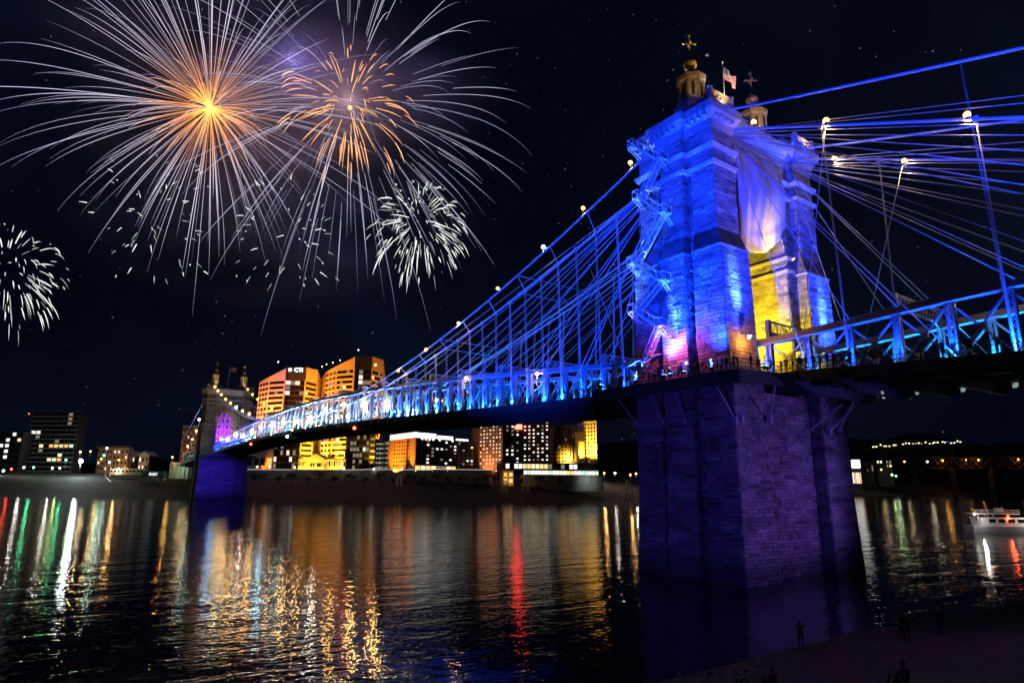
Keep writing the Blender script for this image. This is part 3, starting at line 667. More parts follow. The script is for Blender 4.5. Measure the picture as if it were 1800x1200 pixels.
# ================================================================== lamps on the cables
def cable_lamp(p, base, label, glowm=G_WARM, col=(1, .62, .28), power=420, lit=True, r=.33, arm=None):
    e = empty('cable_lamp', p, label, 'lamp', 'lamps strung along the bridge cables')
    p = Vector(p); b = Vector(base)
    m = MB(); m.tube([b, p-Vector((0, 0, r*.7))], .05, 6); m.lathe(p, [(.14, -r-.2), (.24, -r-.05), (.2, -r+.1)], 8); m.build('lamp_post', M_BLACK, e)
    MB().ball(p, r, 8).build('globe', glowm if lit else M_WHITE, e)
    if lit: point(e, p+Vector((-.0, 0, -r-.45)), power, col, .2)
def lamp_px(px, py, x, fn, label, **kw):
    p = onp(px, py, 0, x); cable_lamp(p, (x, p.y, fn(p.y)), label, **kw)
WC = dict(glowm=G_CYAN, col=(.6, 1, .95))
for i, q in enumerate([(1108, 286), (1025, 366), (955, 434), (875, 507), (806, 568), (749, 614), (700, 651)]):
    lamp_px(q[0], q[1], -8.3, cab_u, ('greenish white' if i == 2 else 'warm')+' lamp on the river-span cable, %s down from the blue tower' % ORD[i], **(WC if i == 2 else {}))
for i, q in enumerate([(1325, 215), (1452, 212), (1700, 202)]): lamp_px(q[0], q[1], -6.6, cab_l, 'warm lamp on the near land-span cable, %s right of the blue tower' % ORD[i])
for i, q in enumerate([(1467, 278), (1590, 283)]): lamp_px(q[0], q[1], 6.6, cab_l, 'warm lamp on the lower right-hand cable beyond the near one, %s from the tower' % ORD[i])
for i, q in enumerate([(1080, 465), (992, 528), (915, 585), (850, 625)]): lamp_px(q[0], q[1], 8.3, cab_u, 'unlit white lamp on the hidden-side river cable, %s down from the tower' % ORD[i], lit=False, r=.2)
for i, y in enumerate([315, 305.5, 296, 284, 272, 259, 246, 233]):
    cable_lamp((-8.3, y, cab_u(y)+.9), (-8.3, y, cab_u(y)), 'warm lamp on the far end of the river cable, %s down from the distant tower' % ORD[i], r=.55, power=500, **(WC if i == 5 else {}))
for i, y in enumerate([315, 303, 291, 278]):
    cable_lamp((8.3, y, cab_u(y)+.9), (8.3, y, cab_u(y)), 'warm lamp right of the distant tower on the hidden-side cable, %s from its top' % ORD[i], r=.5, power=500)
for i, q in enumerate([(350, 737), (345, 757), (338, 772), (330, 784)]):
    p = onp(q[0], q[1], 0, -7.); cable_lamp(p, p-Vector((0, 0, 1.5)), 'lamp left of the distant tower on the land-side cable, %s from its top' % ORD[i], r=.6, power=700, **(WC if i == 0 else {}))
# lamps on the roadway
G_MW = glow('midspan_white', (1, .86, .6), 260); G_MO = glow('midspan_gold', (1, .55, .15), 330); G_MC = glow('midspan_cyan', (.35, .8, 1), 240)
def road_lamp(x, y, label, glowm=G_WARM, col=(1, .6, .25), power=700, h=5.0, r=.3):
    b = Vector((x, y, zd(y)+.16)); e = empty('street_lamp', b, label, 'street lamp', 'street lamps on the bridge deck'); p = b+Vector((0, 0, h))
    m = MB(); m.tube([b, p-Vector((0, 0, .3))], [.09, .06], 6); m.lathe(b, [(.2, 0), (.16, .5), (.09, .6)], 8); m.lathe(p, [(.12, -.5), (.25, -.35)], 8); m.build('lamp_post', M_BLACK, e)
    MB().ball(p, r, 8).build('globe', glowm, e); point(e, p+Vector((0, 0, -.55)), power, col, .2)
for i, (px, py, x) in enumerate([(1676, 520, -4.2), (944, 657, -5.9), (819, 664, -5.9)]):
    p = onp(px, py, 0, x); road_lamp(x, p.y, 'orange street lamp on the bridge deck, '+['right of the near tower', 'nearest left of the near tower', 'second left of the near tower'][i], G_AMBER if i == 0 else G_WARM, (1, .5, .18), 900, p.z-zd(p.y)-.16)
G_MP = glow('midspan_rose', (1, .35, .4), 200)
for i in range(28):  # lamp row doubled to add denser glitter on the water
    y = 92+i*7.6; q = 'goWgCgoWpgCoggWCogpWgoCgWogC'[i]; c = {'g': (1, .62, .25), 'o': (1, .5, .15), 'W': (1, .88, .7), 'C': (.5, .85, 1), 'p': (1, .4, .45)}[q]
    road_lamp(-5.95 if i % 2 else 4.3, y, '%s globe street lamp over the middle of the river span, %s from the near end' % ({'g': 'golden', 'o': 'orange', 'W': 'white', 'C': 'cyan', 'p': 'rose'}[q], ORD[i]), {'g': G_MO, 'o': G_MO, 'W': G_MW, 'C': G_MC, 'p': G_MP}[q], c, 800, rnd(2.6, 6.), .36)
# navigation lights and glowing panels added for pale strips below the deck
for i, (px, py, g, cn) in enumerate([(441, 780, G_RED, 'red'), (623, 752, G_RED, 'red'), (505, 767, G_CYAN, 'blue-green')]):
    p = onp(px, py, 0, -8.75); e = empty('navigation_light', p, '%s navigation light hanging under the bridge deck, %s' % (cn, ['nearer the distant tower', 'under midspan', 'between the two red ones'][i]), 'light')
    MB().ball(p, .42, 7).build('lens', g, e); MB().tube([p, (p.x+.2, p.y, zd(p.y)-.6)], .06, 5).build('bracket', M_BLACK, e)
G_PANEL = glow('panel_glow', (.7, 1, .9), .3)
for i, (px, py, wd) in enumerate([(1552, 694, 3.2), (1612, 689, 1.5), (1693, 684, 1.4), (1785, 677, 1.2)]):
    p = onp(px, py, 0, 2.); o = empty('under_deck_panel', p, 'pale green glowing panel under the right-hand deck, %s from the tower' % ORD[i], 'lamp', 'glowing panels under the deck')
    R = Matrix.Rotation(.4, 4, 'Z'); m = MB()
    for k in range(3): MB().box(((-wd/3+wd/3*k)*1.5, 0, 0), (wd/3*1.5-.12, .3, .3)).build('pane', G_PANEL, o, Matrix.Translation(p) @ R)
    MB().box((0, .2, .3), (wd*1.5+.1, .3, .06)).build('housing', M_BLACK, o, Matrix.Translation(p) @ R)

# ================================================================== zigzag stairs on the tower
def stairs():
    root = empty('zigzag_stairway', (-13.1, 3, 23), 'white steel zigzag stairway climbing the left edge of the blue tower', 'stairway')
    pts = [(4.9, 25.0), (1.9, 29.6), (5.5, 32.4), (1.2, 35.4), (5.4, 38.9), (.5, 44.2), (4.0, 47.8), (.8, 51.8), (4.6, 55.6)]
    pts = [(p[0]-.1, p[1]) for p in pts]
    for i, (a, b) in enumerate(zip(pts[:-1], pts[1:])):
        X = -12.95 if i % 2 == 0 else -13.6
        fl = MB(); A = Vector((X, a[0], a[1])); B = Vector((X, b[0], b[1]))
        for dx in (-.42, .42):
            fl.bar(A+Vector((dx, 0, 0)), B+Vector((dx, 0, 0)), .07, .32)
        f_ = fl.build('stair_flight', M_STAIR, root)
        hr = MB()
        for dx in (-.45, .45):
            for h in (1.0,): hr.tube([A+Vector((dx, 0, h)), B+Vector((dx, 0, h))], .06, 5)
            for k in range(5): p = A+(B-A)*(k/4)+Vector((dx, 0, 0)); hr.bar(p, p+Vector((0, 0, 1.05)), .05)
        hr.build('handrail', M_STAIR, f_)
        n = int((b[1]-a[1])/.24)
        td = MB(); td.box((0, 0, 0), (.8, .24, .05)); tdm = bpy.data.meshes.get('tread_shared') or td.mesh('tread_shared', M_STAIR)
        for k in range(n): p = A+(B-A)*((k+.5)/n); place('tread', tdm, f_, Matrix.Translation(p))
    for i, a in enumerate(pts[1:], 1):
        s = 1 if i % 2 == 0 else -1; ld = MB(); c = Vector((-13.3, a[0]+s*.45, a[1]-.05))
        ld.box(c, (1.55, 1.0, .08)); ld.bar(c+Vector((.9, 0, -.05)), c+Vector((-.7, s*.3, -.05)), .1)
        ld.bar(c+Vector((-.8, 0, -.1)), c+Vector((1.1, -s*.2, -1.4)), .1); ld.bar(c+Vector((-.8, s*.5, -.1)), c+Vector((1.1, s*.2, -1.4)), .1)
        l_ = ld.build('landing', M_STAIR, root); g = MB()
        cs = [c+Vector((.7, s*.48, 0)), c+Vector((-.75, s*.48, 0)), c+Vector((-.75, -s*.48, 0))]
        for h in (1.0,):
            for p, q in zip(cs[:-1], cs[1:]): g.tube([p+Vector((0, 0, h)), q+Vector((0, 0, h))], .045, 5)
        for p in cs: g.bar(p, p+Vector((0, 0, 1.05)), .06)
        g.build('guard_rail', M_STAIR, l_)
stairs()

# shelter canopy at the foot of the stairs
def canopy():
    e = empty('walkway_canopy', (-13.3, 7, 22.6), 'small slanted canopy with lattice post at the foot of the zigzag stairway', 'canopy')
    MB().add([(-12.1, 2.2, 26.3), (-14.5, 2.2, 25.7), (-14.5, 9.4, 25.5), (-12.1, 9.4, 26.1), (-12.1, 2.2, 26.42), (-14.5, 2.2, 25.82), (-14.5, 9.4, 25.62), (-12.1, 9.4, 26.22)],
             ((0, 1, 2, 3), (7, 6, 5, 4), (0, 4, 5, 1), (1, 5, 6, 2), (2, 6, 7, 3), (3, 7, 4, 0))).build('canopy_roof', M_STEEL, e)
    for k in range(6):
        y = 2.8+k*1.25; MB().bar((-12.1, y, 26.5-.03*k), (-14.75, y+.6, 25.0-.03*k), .13, .13).build('rafter', M_STAIR, e)
    for y in (9.0,):
        m = MB()
        for dx in (-.3, .3): m.box((-14.1+dx, y, 24.1), (.1, .3, 3.0))
        for k in range(6): m.bar((-14.4, y-.1, 22.8+k*.48), (-13.8, y-.1, 23.28+k*.48), .06); m.bar((-13.8, y-.2, 22.8+k*.48), (-14.4, y-.2, 23.28+k*.48), .06)
        m.build('lattice_post', M_STAIR, e)
canopy()

# ================================================================== floodlights
def flood(loc, tgt, power, col, label, ang=45, blend=.7, glowm=None, size=.5, group='floodlights on the bridge', rad=.25, stand=.5):
    loc = Vector(loc); d = (Vector(tgt)-loc).normalized(); e = empty('floodlight', loc-Vector((0, 0, stand)), label, 'floodlight', group)
    M = Matrix.Translation(loc) @ d.to_track_quat('-Z', 'Y').to_matrix().to_4x4()
    h = MB(); s = size
    h.box((0, 0, .1*s), (s, s*.8, .3*s)); h.frus((-s*.5, s*.5, -s*.4, s*.4), -.05*s, (-s*.3, s*.3, -s*.25, s*.25), .45*s); h.build('housing', M_BLACK, e, M)
    MB().box((0, 0, -.075*s), (s*.9, s*.7, .04*s)).build('lens', glowm or G_BLUE, e, M)
    MB().tube([loc-Vector((0, 0, stand)), loc], .05, 6).build('bracket', M_BLACK, e)
    spot(e, loc+d*(.2*s), tgt, power, col, ang, blend, rad)
PB = 'blue floodlight on the walkway edge beside the near tower, '
flood((-14.3, -6.6, 23.2), (-11.2, -5., 42), 80000, BLUE, PB+'at the corner', 80, .9)
flood((-14.3, -2.6, 23.2), (-11.5, -3.6, 52), 190000, BLUE, PB+'second from the corner', 50, .9)
flood((-14.3, .4, 23.2), (-11.9, 0, 36), 52000, (.02, .12, 1), PB+'below the zigzag stairs', 60, .9)
flood((-14.3, 5.2, 23.2), (-12.6, 3.4, 46), 130000, (.01, .07, 1), PB+'under the canopy', 70, .9)
flood((-14.2, 11.4, 23.3), (-13.4, 3.4, 45), 70000, (.2, .5, 1), PB+'aimed up the zigzag stairs', 28, .9)
flood((-9.6, -10.3, 23.2), (-9.8, -7.0, 33.2), 60000, (.22, .62, 1), PB+'narrow beam on the left leg', 15, 1.)
flood((-14.3, -.6, 23.2), (-12.5, -.3, 33.5), 60000, (.2, .55, 1), PB+'narrow beam below the stairs', 15, 1.)
flood((9.0, -10.3, 23.2), (9.2, -7.0, 33), 60000, (.22, .62, 1), PB+'narrow beam on the right leg', 15, 1.)
flood((-10.4, -10.4, 23.2), (-9.2, -5.8, 52), 150000, (.015, .03, 1), PB+'facing the left leg', 55, .9)
flood((9.3, -10.4, 23.2), (9.4, -6.4, 38), 70000, BLUE, PB+'facing the right leg', 60, .9)
flood((10.6, -10.4, 23.2), (9.6, -6.0, 52), 140000, (.008, .035, 1), PB+'second facing the right leg', 50, .9)
SH = 'floodlight on a mast on the near shore, '
flood((-97, -37, 7.5), (-11, -1, 42), 1600000, BLUE, SH+'broad fill for the tower side', 20, .7, None, 1.2, stand=3)  # out-of-view mast added as broad blue fill on the tower side
flood((-40, -62, 9.6), (-5, -6, 47), 60000, (.12, .04, 1.), SH+'aimed at the tower top', 17, .8, None, 1., stand=1.6)
flood((6, -40, 5), (-4, -7.8, 11), 23000, (.26, .12, 1.), SH+'aimed at the pier front', 60, .8, None, .8, stand=2)
flood((-92, -34, 6.4), (-12, -1, 10), 52000, (.09, .05, 1.), SH+'aimed at the pier side', 24, .8, None, .8, stand=2)
# arch lighting: yellow floods on the roadway inside the arch
flood((-3.9, -3.2, 23.4), (4.8, -.6, 33), 30000, YELLOW, 'yellow floodlight inside the near arch, nearest the left leg', 95, .8, G_AMBER)
flood((-3.9, 2.4, 23.4), (4.8, 1.5, 37), 30000, YELLOW, 'yellow floodlight inside the near arch, deeper under the vault', 95, .8, G_AMBER)
flood((0., -6.9, 23.4), (.5, -6.2, 42), 24000, YELLOW, 'yellow floodlight in front of the near arch aimed up at the tarpaulin', 32, .8, G_AMBER)
flood((3.6, -6.9, 39.6), (-2, -6.4, 43.5), 5200, (1, .6, .03), 'small added yellow floodlight on the impost below the tarpaulin', 110, .8, G_AMBER, .4, stand=-.0)  # fixture added to throw yellow on the lower tarpaulin
flood((5.6, -9., 23.4), (7, -7, 28), 1200, YELLOW, 'yellow floodlight at the foot of the right leg', 90, .8, G_AMBER)
# bracket lamps on the plinth
def bracket_lamp(p, n, label, g, col, power):
    e = empty('bracket_lamp', p, label, 'lamp'); p = Vector(p); n = Vector(n)
    m = MB(); m.bar(p+Vector((0, 0, .45)), p-n*1.1+Vector((0, 0, .5)), .07); m.lathe(p, [(.05, .5), (.34, .28), (.36, .2)], 10); m.build('lamp_hood', M_STAIR, e)
    MB().ball(p+Vector((0, 0, .05)), .2, 8).build('bulb', g, e); point(e, p+Vector((0, 0, -.3)), power, col, .12)
bracket_lamp((-13.75, -.7, 27.2), (-1, 0, 0), 'pink-glowing bracket lamp on the side of the near tower above the walkway', G_MAG, (1, .12, .6), 1100)
bracket_lamp((-9.6, -8.3, 26.9), (0, -1, 0), 'orange bracket lamp on the front of the left leg of the near tower', G_WARM, (1, .32, .03), 520)
# crowns: warm lamps by the turrets
for sx, nm in ((-1, 'left'), (1, 'right')):
    flood((sx*7.2-3.4, -5.2, 59.4), (sx*7.2, -.6, 66.5), 1000 if sx < 0 else 2600, (1, .62, .28), 'small warm lamp lighting the %s turret of the near tower' % nm, 50, .7, G_WARM, .4)
    flood((sx*9.4, -8.0, 57.9), (sx*9.4, -6.4, 59), 420, (1, .6, .25), 'small warm lamp at the %s balustrade of the near tower' % nm, 120, .7, G_WARM, .3, stand=.2)
# cable floods added on the deck and shore to light the cables
CF = 'added blue cable floodlight on the sidewalk, '
flood((-7.9, 60, zd(60)+1.5), (-7.4, 44, 48), 9000, (.008, .14, 1), CF+'a third of the way left', 75, .8, stand=1.3)
flood((7.9, 55, zd(55)+1.5), (7.4, 44, 46), 14000, (.008, .3, 1), CF+'a third of the way left on the hidden side', 75, .8, stand=1.3)
flood((7.9, 24, zd(24)+1.5), (7.4, 16, 52), 14000, (.008, .2, 1), CF+'left of the near tower on the hidden side', 60, .8, stand=1.3)
flood((-7.9, 90, zd(90)+1.5), (-7.4, 78, 40), 6000, (.008, .3, 1), CF+'by the dipping cable', 80, .8, stand=1.3)
flood((-42, -62, 9.9), (-5, -31, 53), 560000, (.012, .04, 1), SH+'added to light the land-span cables', 26, .6, None, 1., stand=1.6)
flood((-99, -36, 7.5), (-7, 40, 47), 1300000, (.006, .06, 1), SH+'added to light the river-span cables', 27, .7, None, 1., stand=3)
# far tower lights
FT = 'floodlight at the distant tower, '
flood((-3.5, SPAN-3, 23.5), (4.8, SPAN, 38), 16000, YELLOW, FT+'yellow, inside the arch', 90, .8, G_AMBER)
flood((-14.2, SPAN-8, 23.4), (-9, SPAN-6, 50), 3500, (1, .5, .15), FT+'amber at the left leg', 50, .8, G_AMBER)
flood((-2, SPAN-24, zd(SPAN-24)+1), (0, SPAN-5, 52), 4500, (1, .55, .2), FT+'warm, on the roadway', 70, .8, G_AMBER)
flood((-6.5, SPAN-34, 22.), (-3, SPAN-8, 9), 42000, (.06, .03, 1), FT+'violet, slung under the deck facing the pier', 70, .9, None, .6, stand=-1.)
for sx, nm in ((-1, 'left'), (1, 'right')): flood((sx*7.2, SPAN-6, 58.4), (sx*7.2, SPAN-.6, 66.5), 3600, (1, .75, .4), FT+'warm, below the %s turret' % nm, 60, .7, G_WARM, .5)
# ================================================================== flags
def flag(px, base, h, label, fl=3.4, fw=2.0, ang=.4, droop=.75):
    b = Vector(base); e = empty('flag', b, label, 'flag')
    MB().tube([b, b+Vector((0, 0, h))], [.09, .06], 8).ball(b+Vector((0, 0, h+.1)), .16, 8).build('flagpole', M_WHITE, e)
    red = mat('flag_red', (.45, .03, .04), .8); wht = mat('flag_white', (.72, .7, .68), .8); blu = mat('flag_blue', (.03, .04, .18), .8)
    mb = MB(); nx, nz = 26, 26; vs = []
    for i in range(nx+1):
        for j in range(nz+1):
            u, v = i/nx, j/nz
            x = u*fl*(1-droop*.62); z = -(1-v)*fw-u*fl*droop*.62-.25*math.sin(u*3)*v
            vs.append(b+Vector((math.cos(ang)*x, -math.sin(ang)*x+.22*math.sin(u*9+v*1.5)*u**.4, h-.25+z)))
    for i in range(nx):
        for j in range(nz):
            st = int(j*13/nz); mi = 0 if st % 2 == 0 else 1
            if i < nx*.36 and j >= nz*7/13: mi = 2
            a = i*(nz+1)+j; mb.add([vs[a], vs[a+nz+1], vs[a+nz+2], vs[a+1]], ((0, 1, 2, 3),), mi, True)
    f = mb.build('flag_cloth', [red, wht, blu], e)
    for r_ in range(4):
        for c_ in range(5):
            i, j = 1+c_*2, 14+r_*3; p = vs[i*(nz+1)+j]; MB().box(p+Vector((0, -.03, 0)), (.08, .02, .08)).build('star', wht, f)
p = onp(1274, 176, 0, -4); flag(0, (p.x, p.y, 58.), onp(1266, 113, 0, -4).z-58., 'striped red and white flag drooping from a white pole on the near tower')
flag(0, (-.5, SPAN, 58.), 13., 'small flag on a white pole on the distant tower', 4.2, 2.6, .6, .2)
flood((-2.6, -7.0, 58.2), (-3.4, -3.6, 64.5), 9000, (1, .8, .65), 'small lamp lighting the flag on the near tower', 60, .7, G_WARM, .3, stand=.3)
p = onp(1243, 98, 0, -5); an = empty('antenna_mast', (-5, p.y, 58.), 'thin dark antenna mast with a lamp tip between the turret and the flag', 'antenna')
MB().tube([(-5, p.y, 58), (-5, p.y, p.z)], .05, 6).build('mast', M_BLACK, an); MB().box((-5, p.y, p.z), (.5, .3, .25)).build('beacon', M_STEEL, an)

# ================================================================== far-bank buildings
M_BEIGE = mat('precast_panel', (.55, .50, .43), .8, var=.12, bscale=.6); M_BRICK = mat('red_brown_brick', (.26, .13, .08), .85, var=.25, bscale=.5)
M_DKWALL = mat('dark_wall', (.035, .033, .04), .8, var=.3, bscale=.3); M_TANW = mat('tan_wall', (.34, .24, .16), .85, var=.2, bscale=.4)
M_GLASSD = mat('dark_glass', (.012, .012, .016), .12, spec=.6)
WIN = {'d': M_GLASSD, 'w': glow('window_warm', (1, .72, .42), 1.5), 'W': glow('window_white', (1, .93, .84), 1.3), 'y': glow('window_yellow', (1, .75, .3), 1.1), 'g': glow('window_green', (.6, 1, .75), 1.1), 'm': glow('window_dim', (.8, .62, .45), .3), 'p': glow('window_purple', (.35, .05, .9), .7), 'o': glow('window_orange', (1, .5, .12), 1.2)}
PANE = {}
for k_, m_ in WIN.items():
    b_ = MB(); b_.box((0, 0, 0), (1, 1, 1)); PANE[k_] = b_.mesh('window_pane', m_)
def frame(A, B):
    a = Vector((A[0], A[1], 0)); b = Vector((B[0], B[1], 0)); t = (b-a).normalized(); n = Vector((t.y, -t.x, 0)); return a, b, t, n, (b-a).length
def pane(parent, a, t, n, s, z, wd, h, k, name='window', dep=.16, off=.0):
    c = a+t*s+n*off; M = Matrix((( t.x, n.x, 0, c.x), (t.y, n.y, 0, c.y), (0, 0, 1, z), (0, 0, 0, 1))) @ Matrix.Diagonal((wd, dep, h, 1))
    return place(name, PANE[k], parent, M)
def grid(parent, A, B, z0, z1, rows, cols, wf=.6, hf=.5, pick=None, s0=0., s1=1., name='window', dep=.16):
    a, b, t, n, L = frame(A, B)
    for i in range(rows):
        for j in range(cols):
            k = pick(i, j) if pick else 'd'
            if k is None: continue
            pane(parent, a, t, n, L*(s0+(s1-s0)*(j+.5)/cols), z0+(z1-z0)*(i+.5)/rows, L*(s1-s0)/cols*wf, (z1-z0)/rows*hf, k, name, dep)
def choose(d): 
    ks = list(d); ws = [d[k] for k in ks]
    return lambda i, j: random.choices(ks, ws)[0]
def slab(parent, A, B, z0, z1, m, name='spandrel_panel', th=.35, s0=0., s1=1., off=.05):
    a, b, t, n, L = frame(A, B); c = a+t*(L*(s0+s1)/2)+n*(off)
    M = Matrix(((t.x, n.x, 0, c.x), (t.y, n.y, 0, c.y), (0, 0, 1, (z0+z1)/2), (0, 0, 0, 1))) @ Matrix.Diagonal((L*(s1-s0), th, z1-z0, 1))
    key = 'slab_'+m.name
    me = bpy.data.meshes.get(key)
    if me is None: me = MB().box((0, 0, 0), (1, 1, 1)).mesh(key, m)
    return place(name, me, parent, M)
def amber_light(parent, p, tgt, power, col=AMBER, ang=80):
    p = Vector(p); m = MB(); m.box(p, (.8, .8, .4)); m.build('facade_flood', M_BLACK, parent); spot(parent, p+Vector((0, 0, .5)), tgt, power, col, ang, .8, .4)
# --- two matching octagonal office towers
def office_tower(label, P, zbase, zshoulder, zmid, floors, sign=None):
    """P: plan points left-back, left-front, centre-left, bay-left, bay-right, right-back in plan order seen from the river"""
    e = empty('office_tower', (P[1][0], P[1][1], zbase), label, 'office building', 'amber-lit office towers')
    far = [(P[-1][0]+INL[0]*30+6, P[-1][1]+INL[1]*30), (P[0][0]+INL[0]*30-2, P[0][1]+INL[1]*30)]
    tops = [zshoulder, (zshoulder+zmid)/2-2, zmid-1, zmid, zmid, zshoulder, zshoulder, zshoulder]
    pts = list(P)+far
    tops = tops[:len(pts)] if len(pts) <= 8 else tops
    MB().prism(pts, zbase, tops).build('wall', M_BEIGE, e)
    fh = (zshoulder-1.5-zbase)/floors
    for i in range(floors):
        z0 = zbase+fh*i+fh*.42; z1 = z0+fh*.58
        for f, (A, B) in enumerate(zip(P[:-1], P[1:])):
            cols = [3, 5, 0, 4, 4][f] if f < 5 else 4
            bay = (f == 2)
            if bay:
                grid(e, A, B, z0-fh*.2, z1, 1, 4, .94, .92, choose({'d': 12, 'm': 3, 'w': 1.2, 'W': .5}), .04, .96)
            elif f == 0:
                grid(e, A, B, z0, z1, 1, 3, .72, .9, choose({'d': 14, 'm': 1, 'p': .6}), .05, .95)
            else:
                grid(e, A, B, z0, z1, 1, 5, .97, .9, choose({'d': 18, 'm': 1.6, 'w': .6}), .05, .93)
            if not bay: slab(e, A, B, zbase+fh*i, z0-.02, M_BEIGE, th=.4, s0=.01, s1=.99)
    A, B = P[2], P[3]; slab(e, A, B, zshoulder-1, zmid-.3, M_DKWALL, 'bay_head', .5)
    slab(e, A, B, zbase, zshoulder-1, M_DKWALL, 'bay_backing', .1, off=-.01)
    for s in (.0, .97): slab(e, A, B, zbase, zshoulder-.5, M_BEIGE, 'bay_pier', 1.6, s, s+.03, .2)
    for k in range(9):
        A, B = P[0], P[2]; x = A[0]+(B[0]-A[0])*k/8; y = A[1]+(B[1]-A[1])*k/8
    return e
d = 425
P1 = [xyd(442, d+14), xyd(459, d+2), xyd(488, d-4), xyd(525, d-2), xyd(546, d+10)]
z0 = 16.5
o1 = office_tower('amber-lit office tower with a glowing white sign on its top, left of its twin', P1, z0, zat(445, 664, d+8), zat(505, 639, d), 17)
P2 = [xyd(560, d+4), xyd(580, d-10), xyd(612, d-16), xyd(644, d-13), xyd(664, d)]
o2 = office_tower('taller amber-lit office tower without a sign, right of its twin', P2, z0, zat(562, 643, d-6), zat(628, 617, d-14), 19)
mid1 = Vector(((P1[1][0]+P1[2][0])/2, (P1[1][1]+P1[2][1])/2, 0)); mid2 = Vector(((P2[1][0]+P2[2][0])/2, (P2[1][1]+P2[2][1])/2, 0))
toC = Vector((-INL[0], -INL[1], 0))
for e, P in ((o1, P1), (o2, P2)):
    for f, pw_ in ((0, 190000), (1, 400000), (3, 290000)):
        A, B = P[f], P[f+1]; a, b, t, n, L = frame(A, B); c = a+t*L*.5
        amber_light(e, c+n*13+Vector((0, 0, 33)), c+Vector((0, 0, z0+52)), pw_, AMBER, 120)
for e, P, f, zz, pw_ in ((o2, P2, 0, 25.5, 26000), (o2, P2, 1, 25.5, 34000), (o1, P1, 3, 25.5, 30000), (o1, P1, 1, 34, 40000)):
    A, B = P[f], P[f+1]; a, b, t, n, L = frame(A, B); c = a+t*L*.5; amber_light(e, c+n*6+Vector((0, 0, zz)), c+Vector((0, 0, zz+5)), pw_*1.6, (1, .45, .02), 130)
# rooftop sign of the left tower
def text_obj(name, txt, size, m, parent, M, ext=.05):
    cu = bpy.data.curves.new(name, 'FONT'); cu.body = txt; cu.size = size; cu.extrude = ext; cu.align_x = 'CENTER'; cu.align_y = 'CENTER'; cu.offset = .02*size
    t_ = bpy.data.objects.new(name+'_tmp', cu); COL.objects.link(t_)
    dg = bpy.context.evaluated_depsgraph_get(); me = bpy.data.meshes.new_from_object(t_.evaluated_get(dg)); me.materials.clear(); me.materials.append(m)
    bpy.data.objects.remove(t_, do_unlink=True); return place(name, me, parent, M)
G_SIGN = glow('sign_glow', (.62, .9, 1), 5)
a, b, t, n, L = frame(P1[2], P1[3])
def wallM(c, t, n): return Matrix(((t.x, 0, n.x, c.x), (t.y, 0, n.y, c.y), (0, 1, 0, c.z), (0, 0, 0, 1)))
zs_ = zat(512, 645, d)
text_obj('sign_letters', 'CTI', 3.7, G_SIGN, o1, wallM(a+t*L*.62+n*.5+Vector((0, 0, zs_)), t, n))
lg = MB(); lg.lathe((0, 0, 0), [(1.15, -.1), (1.15, .1)], 16); lg.build('sign_disc', G_SIGN, o1, wallM(a+t*L*.2+n*.5+Vector((0, 0, zs_)), t, n))
# roof-edge lamps
G_ROOF = glow('roof_lamp', (1, .6, .2), 14); G_ROOFW = glow('roof_lamp_white', (1, .95, .85), 14)
def beacon(px, py, dd, g, label, r=.5, name='roof_lamp', cat='lamp', post=1.2):
    p = at(px, py, dd); e = empty(name, p-Vector((0, 0, post)), label, cat); MB().ball(p, r, 6).build('bulb', g, e); MB().tube([p-Vector((0, 0, post)), p], .08, 5).build('lamp_post', M_BLACK, e)
for i, (px, py) in enumerate([(566, 644), (574, 640), (585, 637), (598, 633)]): beacon(px, py, d-3, G_ROOF, 'small amber roof-edge lamp on the taller office tower, %s from the left' % ORD[i], .3)
beacon(660, 641, d-4, G_ROOF, 'bright amber lamp at the right roof corner of the taller office tower', .6); beacon(489, 636, d, G_ROOFW, 'white lamp on the peak of the left office tower', .3); beacon(630, 615, d-12, G_ROOFW, 'white lamp on the peak of the taller office tower', .3)

# --- low amber buildings at the towers' feet
def block(name, label, cat, pts, z0, z1, m, grp=None):
    e = empty(name, (pts[0][0], pts[0][1], z0), label, cat, grp); MB().prism(pts, z0, z1).build('wall', m, e); return e
def four(px0, px1, d0, d1, depth=14):
    a = xyd(px0, d0); b = xyd(px1, d1); return [a, b, (b[0]+INL[0]*depth, b[1]+INL[1]*depth), (a[0]+INL[0]*depth, a[1]+INL[1]*depth)]
dl = 398
p_ = four(432, 478, dl, dl-3); e = block('annex_building', 'low stepped amber annex left of the dark glass block under the bridge', 'building', p_, 15, zat(460, 792, dl), M_BEIGE)
grid(e, p_[0], p_[1], 17, zat(460, 800, dl), 1, 4, .7, .6, choose({'d': 4, 'o': 1})); amber_light(e, Vector((*p_[0], 16))+toC*9+Vector((5, 0, 0)), Vector((*p_[1], 20)), 9000)
slab(e, p_[0], p_[1], zat(460, 794, dl), zat(460, 790, dl), M_BEIGE, 'parapet', .6); 
p2 = four(450, 482, dl+6, dl+4, 8); MB().prism(p2, 17, zat(465, 783, dl+5)).build('upper_block', M_BEIGE, e)
p_ = four(479, 523, dl-2, dl-4); e = block('glass_block', 'dark glazed block with scattered lit windows between amber buildings', 'building', p_, 15, zat(500, 775, dl), M_DKWALL)
grid(e, p_[0], p_[1], 16.5, zat(500, 778, dl), 4, 8, .8, .7, choose({'d': 9, 'm': 3, 'W': 1.5, 'w': 1}))
p_ = four(524, 607, dl-6, dl-10); e = block('arcade_building', 'yellow-lit building with a pointed gable under the bridge span', 'building', p_, 15, zat(560, 806, dl-8), M_BEIGE)
a, b, t, n, L = frame(p_[0], p_[1])
g0, g1 = a+t*L*.17, a+t*L*.56; zr = zat(556, 806, dl-8); zk = zat(556, 796, dl-8)
gm = MB(); gp = [g0+n*.5, g1+n*.5]; cpt = (g0+g1)/2+n*.5
